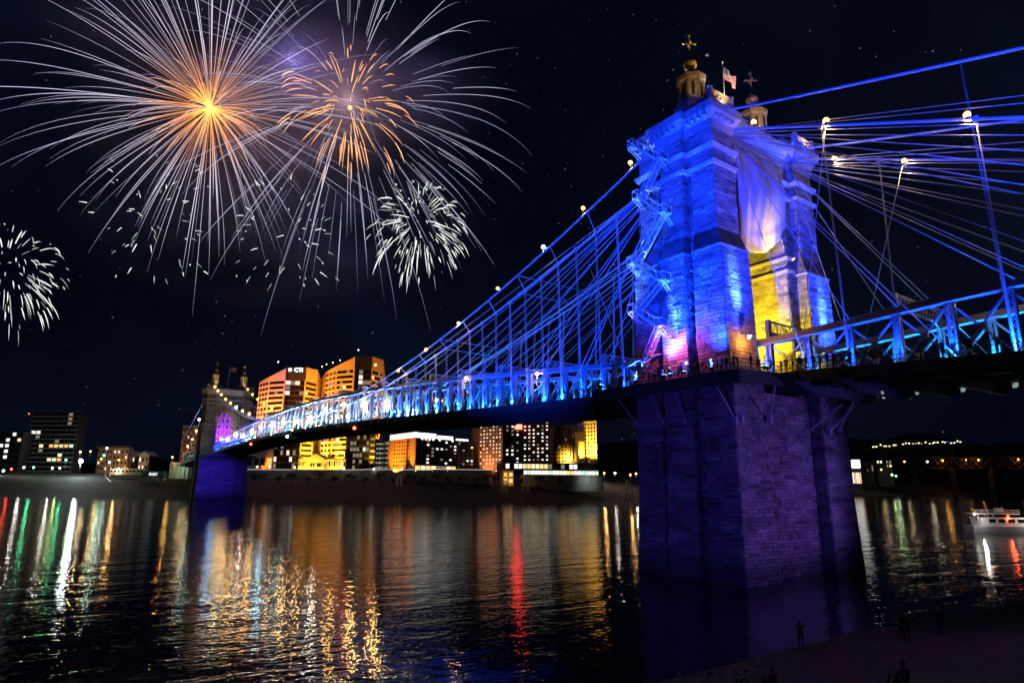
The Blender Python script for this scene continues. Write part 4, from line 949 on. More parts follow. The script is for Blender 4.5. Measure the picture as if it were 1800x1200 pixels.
vs = [(gp[0].x, gp[0].y, 15), (gp[1].x, gp[1].y, 15), (gp[1].x, gp[1].y, zr), (cpt.x, cpt.y, zk), (gp[0].x, gp[0].y, zr)]; vs += [(x-n.x*7, y-n.y*7, z) for x, y, z in vs]
gm.add(vs, ((0, 1, 2, 3, 4), (9, 8, 7, 6, 5), (2, 7, 8, 3), (3, 8, 9, 4), (1, 6, 7, 2), (0, 4, 9, 5))); gm.build('gable', M_BEIGE, e)
for k in range(7): pane(e, a, t, n, L*(.24+.27*k/6), zr-3.6, L*.035, 2.2, 'd' if k % 3 else 'm', off=.55)
grid(e, p_[0], p_[1], zr-4.4, zr-1.6, 1, 5, .5, .8, choose({'d': 3, 'm': 2}), 0, .16); grid(e, p_[0], p_[1], zr-4.6, zr-1.2, 1, 8, .6, .8, choose({'d': 3, 'm': 2, 'w': 1}), .58, 1)
for s in (.1, .38, .8): amber_light(e, a+t*L*s+n*7+Vector((0, 0, 15.3)), a+t*L*s+Vector((0, 0, 20)), 12000, (1, .6, .03), 110)
p_ = four(607, 657, dl-3, dl-8); zt_ = zat(640, 762, dl-5); e = block('office_podium', 'dark office block with amber right edge beside the parking garage', 'building', p_, 15, zt_, M_DKWALL)
grid(e, p_[0], p_[1], 16, zt_, 6, 7, .75, .6, choose({'d': 8, 'm': 2.5, 'W': .5, 'w': .5}), 0, .8)
for i in range(6): slab(e, p_[0], p_[1], 16+(zt_-16)*i/6, 16+(zt_-16)*(i+.42)/6, M_BEIGE, 'spandrel_panel', .5, .84, 1.)
a, b, t, n, L = frame(p_[0], p_[1]); amber_light(e, b+n*8+Vector((0, 0, 15.5)), b-t*3+Vector((0, 0, 28)), 30000, (1, .55, .04), 55)
# --- parking garage
p_ = four(657, 682, dl+8, dl+4); zt_ = zat(670, 776, dl); e = empty('parking_garage', (p_[0][0], p_[0][1], 15), 'open parking garage with white-lit floors left of the orange hotel', 'garage')
MB().prism([(x+INL[0]*2, y+INL[1]*2) for x, y in p_[:2]]+p_[2:], 15, zt_-1).build('back_wall', M_CONC, e)
for i in range(7):
    z = 16+(zt_-16)*i/6; MB().prism(p_, z-.5, z+.4).build('floor_slab', M_CONC, e)
    if i < 6: slab(e, p_[0], p_[1], z+2.2, z+2.5, WIN['W'], 'tube_lamp', .3, .04, .5, -1.2); slab(e, p_[0], p_[1], z+2.3, z+2.45, WIN['W'], 'tube_lamp', .3, .62, .92, -1.2)
for k in range(5): a, b, t, n, L = frame(p_[0], p_[1]); c = a+t*L*k/4; MB().box((c.x, c.y, (15+zt_)/2), (.5, .5, zt_-15)).build('column', M_CONC, e)
# --- orange-sided hotel with glowing crown
c0, c1, c2 = xyd(681, 392), xyd(729, 362), xyd(832, 398); zt_ = zat(729, 768, 362); c3 = (c2[0]+(c0[0]-c1[0]), c2[1]+(c0[1]-c1[1]))
e = block('corner_hotel', 'square hotel with an orange-lit side and a glowing white band on its top', 'hotel', [c0, c1, c2, c3], 14, zt_, M_TANW)
slab(e, c1, c2, 14, zt_, M_DKWALL, 'front_cladding', .3, .01, 1.)
grid(e, c0, c1, 18, zt_-.8, 7, 5, .42, .42, None, .2, .66); grid(e, c0, c1, 18, zt_-.8, 7, 1, .3, .42, None, .74, .86)
slab(e, c0, c1, 14, zt_, M_DKWALL, 'dark_strip', .25, .69, .755)  # dark strip on the flat wall, drawn in place of a recess
grid(e, c1, c2, 19.5, zt_-.6, 7, 12, .5, .5, choose({'d': 15, 'm': 4.5, 'W': 3.4, 'w': 1, 'y': .6}), .08, 1, dep=.5)
grid(e, c1, c2, 15., 19., 1, 9, .86, .86, lambda i, j: ['y', 'w', 'y', 'w', 'm', 'm', 'w', 'y', 'd'][j], .0, .76, 'shopfront_window', .5)
G_CROWN = glow('crown_glow', (1, .97, .92), 2.6)
zc1 = zt_+3.3; slab(e, c0, c1, zt_+.2, zc1, G_CROWN, 'lit_crown', .4, .04, .99, -.4)
for k in range(22): slab(e, c0, c1, zt_+.15, zc1+.1, M_WHITE, 'crown_fin', .3, .04+.043*k, .052+.043*k, .02)
for (s0, s1, hh) in ((.01, .33, 3.), (.36, .62, 2.2), (.68, .79, 1.2), (.80, .9, 1.2)): slab(e, c1, c2, zt_+.2, zt_+hh, G_CROWN, 'lit_crown', .4, s0, s1, -.4)
for s in (.08, .14, .2, .26, .37, .59): slab(e, c1, c2, zt_-.9, zt_+.2, G_CROWN, 'crown_drop', .5, s, s+.03, .0)
a, b, t, n, L = frame(c0, c1)
for s in (.25, .5, .8): amber_light(e, a+t*L*s+n*10+Vector((0, 0, 14.5)), a+t*L*s+Vector((0, 0, 26)), 46000, (1, .30, .015), 95)
# --- tall hotel with a grid of lit windows
q0, q1, q2, q3 = xyd(841, 404), xyd(883, 388), xyd(917, 394), xyd(967, 386); zt_ = zat(850, 738, 395); bk = [(q3[0]+INL[0]*20, q3[1]+INL[1]*20), (q0[0]+INL[0]*20, q0[1]+INL[1]*20)]
e = block('grid_hotel', 'tall brown hotel covered with rows of small lit windows, behind the bridge deck', 'hotel', [q0, q1, q2, q3]+bk, 13, zt_, M_BRICK)
slab(e, q1, q2, 13, zt_, M_DKWALL, 'recess_cladding', .3); slab(e, q2, q3, 13, zt_, M_DKWALL, 'tower_cladding', .3)
grid(e, q0, q1, 15.5, zt_, 14, 7, .36, .36, choose({'W': 4, 'w': 4, 'm': 4, 'd': 1.5}), .02, .96)
grid(e, q1, q2, 18, zt_, 12, 3, .4, .45, choose({'W': 2, 'w': .6, 'm': 2, 'd': 5, }), .1, .9, dep=.5)
grid(e, q2, q3, 20, zt_, 12, 6, .42, .38, choose({'W': 6, 'w': 2, 'm': 3, 'd': 3.}), .04, .98, dep=.5)
a, b, t, n, L = frame(q0, q1); amber_light(e, a+t*L*.4+n*9+Vector((0, 0, 14)), a+t*L*.5+Vector((0, 0, 26)), 26000, (1, .4, .12), 110)
slab(e, q1, q2, zat(905, 752, 390), zat(905, 742, 390), G_RED, 'red_sign', .5, .62, .98, .3)
# --- amber hotel, stepped
r0, r1, r2, r3 = xyd(973, 400), xyd(1012, 392), xyd(1027, 398), xyd(1050, 390); zA = zat(1035, 738, 394); zB = zat(990, 746, 396)
e = empty('stepped_hotel', (r0[0], r0[1], 12), 'stepped hotel glowing amber at its right end, beside the near pier', 'hotel')
MB().prism([r0, r1, (r1[0]+8, r1[1]+16), (r0[0]+8, r0[1]+16)], 12, zB).build('wall', M_TANW, e); MB().prism([r1, r2, (r2[0]+8, r2[1]+16), (r1[0]+8, r1[1]+16)], 12, zB-4).build('link_wall', M_TANW, e)
MB().prism([r2, r3, (r3[0]+8, r3[1]+16), (r2[0]+8, r2[1]+16)], 12, zA).build('end_wall', M_BEIGE, e)
slab(e, r1, r2, 12, zB-10, M_BEIGE, 'low_wing', 3., 0, .7, 1.)
grid(e, r0, r1, 15, zB-1, 13, 6, .5, .5, choose({'d': 12, 'm': 1.}), .04, .96); grid(e, r2, r3, 15, zA-1, 14, 4, .5, .5, choose({'d': 10, 'm': 1}), .04, .96)
for k in range(3): slab(e, r0, r1, 24, zB, M_BEIGE, 'pilaster', .8, .62+.12*k, .65+.12*k, .3)
a, b, t, n, L = frame(r0, r1); amber_light(e, a+t*L*.62+n*5+Vector((0, 0, zat(960, 813, 380)+1.5)), a+t*L*.62+Vector((0, 0, 24)), 26000, (1, .6, .08), 120)
ZR = zat(960, 813, 380)+1.5
a, b, t, n, L = frame(r2, r3); amber_light(e, a+t*L*.5+n*9+Vector((0, 0, ZR)), a+t*L*.5+Vector((0, 0, 34)), 90000, (1, .5, .04), 90)
a, b, t, n, L = frame(r2, r3); amber_light(e, b-t*3+n*6+Vector((0, 0, ZR)), b-t*2+Vector((0, 0, 30)), 30000, (1, .5, .04), 90)
# --- riverside restaurant
p_ = four(885, 1052, 376, 384); z0_, z1_, z2_ = zat(960, 834, 380), zat(960, 825, 380), zat(960, 813, 380)
e = block('riverside_restaurant', 'long low two-storey restaurant with bright strip windows on the far bank', 'restaurant', p_, 10, z2_, M_DKWALL)
grid(e, p_[0], p_[1], z1_+.3, z2_-.6, 1, 18, .84, .85, lambda i, j: 'WdWWyywwyymddmdWWd'[j], .02, .82)
grid(e, p_[0], p_[1], z0_, z1_-.5, 1, 22, .9, .9, lambda i, j: 'dWgWWWWWgWWwWyyWWggWWg'[j], .17, 1.)
slab(e, p_[0], p_[1], z1_-.35, z1_+.15, M_CONC, 'terrace_edge', 2.)
e = empty('boathouse_stair', (*xyd(892, 362), 8), 'small amber-lit stair house at the water side of the restaurant', 'building')
p_ = four(884, 903, 362, 363, 6); MB().prism(p_, 8, zat(893, 826, 362)).build('wall', M_TANW, e); grid(e, p_[0], p_[1], 9, zat(893, 828, 362), 2, 2, .6, .6, lambda i, j: 'o' if j == 0 else 'y')
amber_light(e, Vector((*xyd(893, 356), 8.6)), Vector((*xyd(893, 362), 11)), 2600, (1, .5, .05), 120)
# --- flood wall with lit rail, lower retaining wall
wl = [(432, 378), (520, 374), (640, 366), (760, 362), (866, 364)]
G_RAIL = glow('rail_glow', (1, .93, .85), .9)
e = empty('flood_wall', (*xyd(640, 366), 8), 'long concrete flood wall with a white-lit rail above the far bank', 'wall')
for (pa, da), (pb, db) in zip(wl[:-1], wl[1:]):
    A = xyd(pa, da); B = xyd(pb, db); zt_ = (zat(pa, 825, da)+zat(pb, 825, db))/2-.4
    a, b, t, n, L = frame(A, B)
    nseg = 4
    for k in range(nseg): slab(e, A, B, 7, zt_, M_CONC, 'wall_panel', .8, k/nseg+.003, (k+1)/nseg-.003, 0)
    slab(e, A, B, zt_+.0, zt_+.3, M_CONC, 'coping', 1.1); slab(e, A, B, zt_+.35, zt_+.55, G_RAIL, 'rail_light', .2, off=.5)
for i, (px, py) in enumerate([(452, 820), (474, 820), (518, 821), (604, 823), (657, 824), (706, 824)]): beacon(px, py, 364, G_ROOFW, 'white lamp standing on the flood wall rail, %s from the left' % ORD[i], .4, 'rail_lamp')
wl = [(905, 372), (1000, 374), (1060, 378)]
e = empty('quay_wall', (*xyd(960, 372), 6), 'grey quay wall below the riverside restaurant', 'wall')
for (pa, da), (pb, db) in zip(wl[:-1], wl[1:]):
    for k in range(5): slab(e, xyd(pa, da), xyd(pb, db), 5, zat(pa, 834, da), M_CONC, 'wall_panel', .8, k/5+.003, (k+1)/5-.003, 0)
p = at(1040, 838, 366); flood(p, p+Vector((3, 6, -2)), 1800, (.85, 1, .9), 'white floodlight at the right end of the quay wall', 100, .8, G_ROOFW, .6, 'lamps on the far bank', stand=3)
# --- shrubs and small trees on the bank below the flood wall
M_LEAF = mat('dark_leaf', (.045, .06, .03), .8); M_BARK = mat('bark', (.05, .04, .03), .9)
def shrub_mesh(seed, h):
    r = random.Random(seed); cr = MB(); tr = MB()
    tr.tube([(0, 0, -.5), (.1, 0, h*.35), (.15, .1, h*.7)], [.16, .12, .05], 6)
    cl = [(r.uniform(-.35, .35)*h, r.uniform(-.35, .35)*h, h*r.uniform(.4, .9), h*r.uniform(.14, .28)) for _ in range(9)]
    for x, y, z, q in cl: tr.tube([(.1, 0, h*.3), (x*.8, y*.8, z*.9)], [.07, .03], 4)
    for x, y, z, q in cl:
        for k in range(60):
            d = Vector((r.gauss(0, 1), r.gauss(0, 1), r.gauss(0, .8))).normalized()*q*r.uniform(.5, 1.15); c = Vector((x, y, z))+d; a = Vector((r.uniform(-1, 1), r.uniform(-1, 1), r.uniform(-1, 1))).normalized()*.22; b = d.cross(a).normalized()*.17
            cr.add([c-a, c+b, c+a, c-b], ((0, 1, 2, 3),))
    return cr.mesh('crown', M_LEAF), tr.mesh('trunk', M_BARK)
SHR = [shrub_mesh(k, h) for k, h in ((1, 4.), (2, 5.5), (3, 3.2), (4, 6.5))]
for i in range(22):
    px = [446, 462, 490, 512, 541, 560, 588, 615, 641, 668, 690, 722, 741, 768, 790, 812, 838, 858, 915, 948, 985, 1075][i]; q = at(px, 846, 352+rnd(-6, 6)); a, b = SHR[(i*7) % 4]
    e = empty('bank_shrub', (q.x, q.y, 8.6), 'dark leafy shrub on the far bank below the flood wall, %s from the left' % ORD[i], 'shrub', 'shrubs on the far bank'); M = Matrix.Translation((q.x, q.y, 8.6)) @ Matrix.Rotation(rnd(0, 6), 4, 'Z') @ Matrix.Scale(rnd(.8, 1.15), 4); place('trunk', b, e, M); place('crown', a, e, M)
# --- mooring dolphins
for i, (px, yt, yb, dd) in enumerate([(700, 836, 878, 346), (887, 845, 882, 348), (924, 838, 874, 355), (1106, 845, 882, 366)]):
    b0 = at(px, yb, dd); zt_ = zat(px, yt, dd); e = empty('mooring_dolphin', (b0.x, b0.y, -1), 'white A-frame mooring dolphin in the water, %s from the left' % ORD[i], 'mooring post', 'mooring dolphins along the far bank')
    for s in (-1, 1):
        for s2 in (-.6, .6): MB().tube([(b0.x+_r0.x*s*2.1, b0.y+_r0.y*s*2.1+s2*2, -1), (b0.x+_r0.x*s*.7, b0.y+_r0.y*s*.7+s2, zt_)], .26, 7).build('leg', M_WHITE, e)
    MB().box((b0.x, b0.y, zt_), (2.2, 1.8, .5)).build('cap', M_WHITE, e)
e = None
# --- left bank: apartment tower, lower block, houses
p_ = four(42, 125, 452, 448, 22); zt_ = zat(90, 722, 450); e = block('apartment_tower', 'dark apartment tower with a few lit windows at the far left', 'apartment building', p_, 12, zt_, M_DKWALL)
for i in range(13):
    z = 14+(zt_-14)*i/13; slab(e, p_[0], p_[1], z, z+.5, M_CONC, 'balcony_slab', 1.6, 0, 1, .5)
LIT = {(8, 0): 'W', (8, 1): 'W', (5, 2): 'w', (5, 4): 'o', (5, 5): 'y', (5, 6): 'y', (5, 7): 'o', (6, 5): 'm', (2, 4): 'w', (2, 5): 'w', (2, 6): 'o', (3, 6): 'w', (5, 8): 'g', (7, 1): 'm', (4, 2): 'm', (10, 7): 'm', (11, 7): 'm', (12, 7): 'm'}
grid(e, p_[0], p_[1], 14.5, zt_, 13, 9, .75, .62, lambda i, j: LIT.get((i, j), 'd'), .02, .98, dep=.3)
for k, s in enumerate((.35, .42, .5, .8, .86)): a, b, t, n, L = frame(p_[0], p_[1]); c = a+t*L*s-n*6; MB().tube([(c.x, c.y, zt_-1), (c.x, c.y, zt_+rnd(2, 4))], .15, 5).build('roof_mast', M_CONC, e)
beacon(51, 727, 448, G_RED, 'red warning lamp on the roof of the dark apartment tower', .35)
p_ = four(-30, 30, 440, 436, 18); e = block('low_apartments', 'lower dark apartment block with white windows at the left edge', 'apartment building', p_, 12, zat(10, 757, 438), M_DKWALL)
grid(e, p_[0], p_[1], 14, zat(10, 757, 438), 7, 6, .6, .55, lambda i, j: 'W' if (i, j) in ((6, 4), (5, 3), (4, 3), (4, 2), (3, 3), (2, 3)) else ('y' if (i, j) in ((5, 5),) else 'd'))
p_ = four(168, 222, 470, 466, 16); zt_ = zat(195, 786, 468); e = block('brick_office', 'brown building with a broad flat overhanging roof on the left bank', 'building', p_, 12, zt_, M_TANW); slab(e, p_[0], p_[1], zt_-.2, zt_+1.2, M_ROOFD, 'roof_eave', 5, -.04, 1.04)
grid(e, p_[0], p_[1], 15, zt_-1, 4, 8, .4, .45, choose({'d': 10, 'W': 1, 'w': 1})); amber_light(e, Vector((*xyd(205, 452), 13)), Vector((*xyd(198, 468), 24)), 9000, (1, .4, .2), 100)
for i, (px, wpx) in enumerate([(228, 13), (250, 18)]):
    p_ = four(px-wpx/2, px+wpx/2, 478, 477, 10); zt_ = zat(px, 800, 478); e = empty('gabled_house', (*p_[0], 13), ['small gabled house left of its wider neighbour on the far left bank', 'wider gabled house right of the small one on the far left bank'][i], 'house')
    MB().prism(p_, 12, zt_).build('wall', M_TANW, e); a, b, t, n, L = frame(p_[0], p_[1]); c = (a+b)/2; zk = zt_+3.2
    vs = [(a.x-t.x, a.y-t.y, zt_), (b.x+t.x, b.y+t.y, zt_), (c.x, c.y, zk)]; vs2 = [(x-n.x*10, y-n.y*10, z) for x, y, z in vs]
    MB().add(vs+vs2, ((0, 1, 2), (5, 4, 3), (1, 4, 5, 2), (0, 2, 5, 3))).build('roof', M_CONC, e); grid(e, p_[0], p_[1], 15, zt_, 2, 3, .4, .5, choose({'d': 3, 'W': 2, 'w': 1}))
    amber_light(e, c+n*8+Vector((0, 0, 16)), c+Vector((0, 0, zt_+1)), 1800, (1, .8, .6), 90)
p_ = four(313, 341, 480, 478, 18); zt_ = zat(325, 748, 480); e = block('round_hotel', 'dim reddish high-rise just left of the distant tower', 'building', p_, 12, zt_, M_BRICK); grid(e, p_[0], p_[1], 20, zt_, 9, 6, .4, .4, choose({'d': 20, 'm': 2, 'W': .6})); slab(e, p_[0], p_[1], zt_-.5, zt_+.6, M_CONC, 'parapet', .8)
amber_light(e, Vector((*xyd(325, 465), 14)), Vector((*xyd(327, 480), 36)), 9000, (1, .2, .12), 80)
# building added to fill the distant arch with purple glow
p_ = [(2.5, 372), (17, 370), (18, 384), (3.5, 386)]; e = block('purple_backdrop', 'added purple-lit wall filling the arch of the distant tower', 'building', p_, 12, 50, M_BEIGE); grid(e, p_[0], p_[1], 22, 50, 8, 6, .4, .4, choose({'d': 3, 'p': 2, 'm': .3}))
for s in (6, 13): amber_light(e, (s, 360, 23.), (s+.2, 371, 38), 60000, (.42, .02, 1), 100)
# trailers, hut, abutment on the left bank
def white_trailer():
    a = xyd(193, 405); b = xyd(253, 401); z0 = zat(220, 836, 403); z1 = zat(220, 823, 403); e = empty('white_trailer', (*a, z0), 'long white trailer with small windows on the left bank', 'trailer')
    P_ = [a, b, (b[0]+.9, b[1]+2.8), (a[0]+.9, a[1]+2.8)]; MB().prism(P_, z0+.6, z1).build('body', M_WHITE, e); grid(e, a, b, z0+1.8, z1-.6, 1, 9, .4, .6, None)
    for k in (.1, .16, .8, .86): c = Vector((*a, z0+.35))+(Vector((*b, 0))-Vector((*a, 0)))*k; MB().lathe((0, 0, 0), [(.5, -.15), (.5, .15)], 12).build('wheel', M_BLACK, e, Matrix.Translation(c) @ Matrix.Rotation(math.pi/2, 4, 'X'))
white_trailer()
def green_hut():
    a = xyd(247, 396); b = xyd(289, 393); z0 = zat(268, 842, 394); z1 = zat(268, 831, 394); e = empty('green_boat_hut', (*a, z0), 'low green-roofed hut with white lettering on the left bank', 'hut')
    P_ = [a, b, (b[0]+2, b[1]+6), (a[0]+2, a[1]+6)]; MB().prism(P_, z0-2, z0+.9).build('wall', M_WHITE, e)
    mg = mat('green_roof', (.02, .22, .18), .6); t_ = Vector((b[0]-a[0], b[1]-a[1], 0)).normalized()
    tp = [(a[0]+t_.x*2.4+.3, a[1]+t_.y*2.4+1.), (b[0]-t_.x*.6+.3, b[1]-t_.y*.6+1.), (b[0]+1.8, b[1]+5.4), (a[0]+2.4, a[1]+5.)]
    MB().prism(P_, z0+.9, z1+1.2, top=tp).build('roof', mg, e); a_, b_, t, n, L = frame(a, b)
    text_obj('hut_letters', 'PORT', 2.3, WIN['W'], e, wallM(a_+t*L*.56+n*.1+Vector((0, 0, (z0+z1)/2+1.1)), t, n))
    slab(e, xyd(236, 392), xyd(280, 389), z0-.4, z0+.1, M_WHITE, 'landing_stage', 3)
green_hut()
p_ = four(298, 338, 405, 398, 20); e = block('stone_abutment', 'greenish concrete abutment left of the distant pier', 'abutment', p_, 2, zat(318, 812, 400), M_CONC)
for k in range(5): slab(e, p_[0], p_[1], 3, zat(318, 813, 400), M_CONC, 'buttress', .9, .1+.19*k, .14+.19*k, .3)
p = at(303, 816, 392); flood(p, p+Vector((6, 8, -4)), 4200, (.7, 1, .6), 'greenish white lamp at the abutment left of the distant pier', 110, .8, G_ROOFW, .7, 'lamps on the far bank', stand=6)
# street lamps and signals on the left bank: pixel, globe, light colour
def bank_lamp(px, py, dd, g, col, power, label, r=.5, h=7.):
    p = at(px, py, dd); e = empty('bank_lamp', p-Vector((0, 0, h)), label, 'street lamp', 'lamps on the far bank'); MB().tube([p-Vector((0, 0, h)), p-Vector((0, 0, r))], [.14, .08], 6).build('lamp_post', M_BLACK, e)
    MB().ball(p, r, 7).build('globe', g, e)
    if power: point(e, p-Vector((0, 0, r+.3))+toC*.8, power, col, .3)
G_STAD = glow('stadium_glow', (.8, .97, 1), 40)
bank_lamp(142, 810, 410, G_STAD, (.75, .95, 1), 26000, 'dazzling blue-white floodlight on the left bank', 1.3, 8)
BL = [(6, 827, G_CYAN, 'pale green lamp at the left edge of the far bank'), (20, 824, G_RED, 'red car light on the road at the far left bank'), (42, 821, G_WHITE, 'white lamp below the left part of the dark apartment tower'), (59, 821, G_GREEN, 'green signal lamp below the dark apartment tower'), (92, 822, G_WHITE, 'white lamp below the right part of the dark apartment tower'),
      (105, 822, G_LIME, 'lime lamp below the right edge of the dark apartment tower'), (116, 808, G_GREEN, 'green traffic signal left of the dazzling floodlight'), (141, 794, G_LIME, 'yellow-green traffic signal above the dazzling floodlight'), (159, 793, G_WARM, 'warm lamp right above the dazzling floodlight'), (178, 806, G_AMBER, 'amber street lamp left of the white trailer'),
      (183, 800, G_GREEN, 'green traffic signal over the left end of the white trailer'), (188, 787, G_WHITE, 'tall white lamp in front of the brown flat-roofed building'), (192, 812, G_CYAN, 'white lamp on the gangway frame'), (209, 808, G_AMBER, 'amber street lamp right of the brown flat-roofed building'), (208, 823, G_WARM, 'warm lamp on the trailer roof, left one'), (224, 824, G_WARM, 'warm lamp on the trailer roof, right one'), (303, 803, G_AMBER, 'amber street lamp above the greenish abutment')]
for px, py, g, lb in BL:
    col = {G_CYAN: (.6, 1, .9), G_RED: (1, .05, .03), G_WHITE: (1, .95, .85), G_GREEN: (.1, 1, .4), G_LIME: (.6, 1, .3), G_WARM: (1, .65, .3), G_AMBER: (1, .45, .1)}[g]
    bank_lamp(px, py, 404, g, col, 1400 if g in (G_AMBER, G_WHITE, G_WARM) else 700, lb, .55 if g not in (G_RED, G_GREEN) else .6, 2 if py > 818 else 7)
e = empty('gangway_frame', at(188, 838, 400), 'white steel gangway frame standing left of the trailer', 'gangway')
for px in (185, 193): MB().bar(at(px, 838, 400), at(px+.6, 813, 400), .3).build('leg', M_WHITE, e)
MB().bar(at(183, 814, 400), at(195, 811, 400), .35).build('beam', M_WHITE, e); MB().bar(at(187, 839, 400), at(194, 846, 392), .8, .2).build('gangplank', M_WHITE, e)
# right of the restaurant
for i, (px, py, g, lb) in enumerate([(1062, 831, G_AMBER, 'amber street lamp right of the restaurant, nearest it'), (1081, 831, G_WHITE, 'white lit canopy lamp between amber lamps right of the restaurant'), (1108, 834, G_AMBER, 'amber street lamp left of the near pier'), (1118, 832, G_WARM, 'warm street lamp right beside the near pier'), (1051, 838, G_WHITE, 'bluish white lamp at the right end of the restaurant')]):
    bank_lamp(px, py, 400+i*3, g, (1, .5, .15) if g == G_AMBER else (1, .9, .8), 1500, lb, .6, 5)

# ================================================================== right side: far bank, truss bridge, boat
p_ = four(1497, 1513, 640, 638, 20); e = block('lit_store', 'bright white box-shaped building just right of the near pier', 'building', p_, 6, zat(1505, 807, 640), M_CONC); slab(e, p_[0], p_[1], zat(1505, 822, 640), zat(1505, 808, 640), glow('store_front', (1, 1, .95), 3), 'lit_front', .4, .05, .98, .3)
grid(e, p_[0], p_[1], 9, zat(1505, 826, 640), 1, 5, .7, .7, lambda i, j: 'WoWWo'[j])
p_ = four(1514, 1536, 660, 658, 16); e = block('low_shed', 'low grey shed right of the bright white building', 'building', p_, 8, zat(1525, 810, 660), M_DKWALL); grid(e, p_[0], p_[1], 20, zat(1525, 811, 660), 1, 5, .5, .4, choose({'m': 2, 'd': 3}))
p_ = four(1542, 1569, 660, 655, 16); e = block('riverside_club', 'dark building with patchy lit windows right of the low shed', 'building', p_, 8, zat(1555, 807, 658), M_DKWALL); grid(e, p_[0], p_[1], zat(1555, 822, 658), zat(1555, 808, 658), 2, 5, .6, .6, lambda i, j: ('dddmw', 'wWdmm')[i][j])
for i, (px, py, g) in enumerate([(1590, 811, G_WARM), (1630, 811, G_WHITE), (1568, 834, G_LIME), (1575, 836, G_GREEN), (1549, 825, G_WARM)]): bank_lamp(px, py, 640, g, (1, .8, .5), 500, ['warm lamp between the club and the iron truss bridge', 'white lamp at the left end of the iron truss bridge', 'lime lamp low on the right bank', 'green lamp low on the right bank beside the lime one', 'orange lamp below the dark riverside club'][i], .8, 5)
def truss_bridge():
    e = empty('iron_truss_bridge', (*xyd(1700, 760), 8), 'distant iron truss bridge with orange lamps at the right edge', 'bridge'); m = mat('rusty_iron', (.12, .07, .045), .7)
    N = 14; pts = []
    for k in range(N+1): px = 1605+k*17; pts.append((at(px, 823, 760), at(px, 806 if k % 2 else 803, 760)))
    for k in range(N):
        MB().bar(pts[k][0], pts[k+1][0], 1., .8).build('bottom_chord', m, e); MB().bar(pts[k][1], pts[k+1][1], .7, .7).build('top_chord', m, e)
        MB().bar(pts[k][0], pts[k+1][1], .45, .45).build('diagonal', m, e); MB().bar(pts[k][1], pts[k+1][0], .45, .45).build('diagonal', m, e)
    for a, b in pts: MB().bar(a, b, .5, .5).build('post', m, e)
    for k in range(0, N+1, 4): a = pts[k][0]; MB().frus((a.x-2, a.x+2, a.y-3, a.y+3), -1, (a.x-1.5, a.x+1.5, a.y-2.5, a.y+2.5), a.z).build('pier', M_DKWALL, e)
    for i, (px, py) in enumerate([(1657, 809), (1698, 808), (1720, 808), (1790, 807)]):
        p = at(px, py, 757); l = empty('bridge_lamp', p-Vector((0, 0, 8)), 'orange lamp on the distant iron truss bridge, %s from the left' % ORD[i], 'street lamp', 'lamps on the iron truss bridge')
        MB().ball(p, .9 if i != 1 else .6, 7).build('globe', G_AMBER, l); MB().tube([p-Vector((0, 0, 8)), p], .15, 5).build('lamp_post', M_BLACK, l); point(l, p-Vector((0, 0, 1.4)), 2600, (1, .4, .08), .4)
truss_bridge()
G_TINY = [glow('town_light_a', (1, .85, .6), 4), glow('town_light_b', (1, .7, .35), 4), glow('town_light_c', (.8, .9, 1), 3)]
k_ = 0
for i in range(28):
    px = 1536+i*5.7+rnd(-2, 2); py = 783-.05*(px-1536)+rnd(-2, 3)
    p = at(px, py, 1975); h = MB(); h.frus((p.x-3, p.x+3, p.y-3, p.y+3), p.z-9, (p.x-3, p.x+3, p.y-3, p.y+3), p.z-1.8)
    e = empty('hill_house', p-Vector((0, 0, 9)), 'tiny lit house on the distant hillside, %s from the left' % ORD[i], 'house', 'lit houses along the distant hill'); h.build('wall', M_DKWALL, e)
    MB().box(p, (3.2 if i % 3 else 4.6, 3, 1.8+rnd(0, 1.4))).build('window', random.choice(G_TINY) if i != 23 else WIN['p'], e)
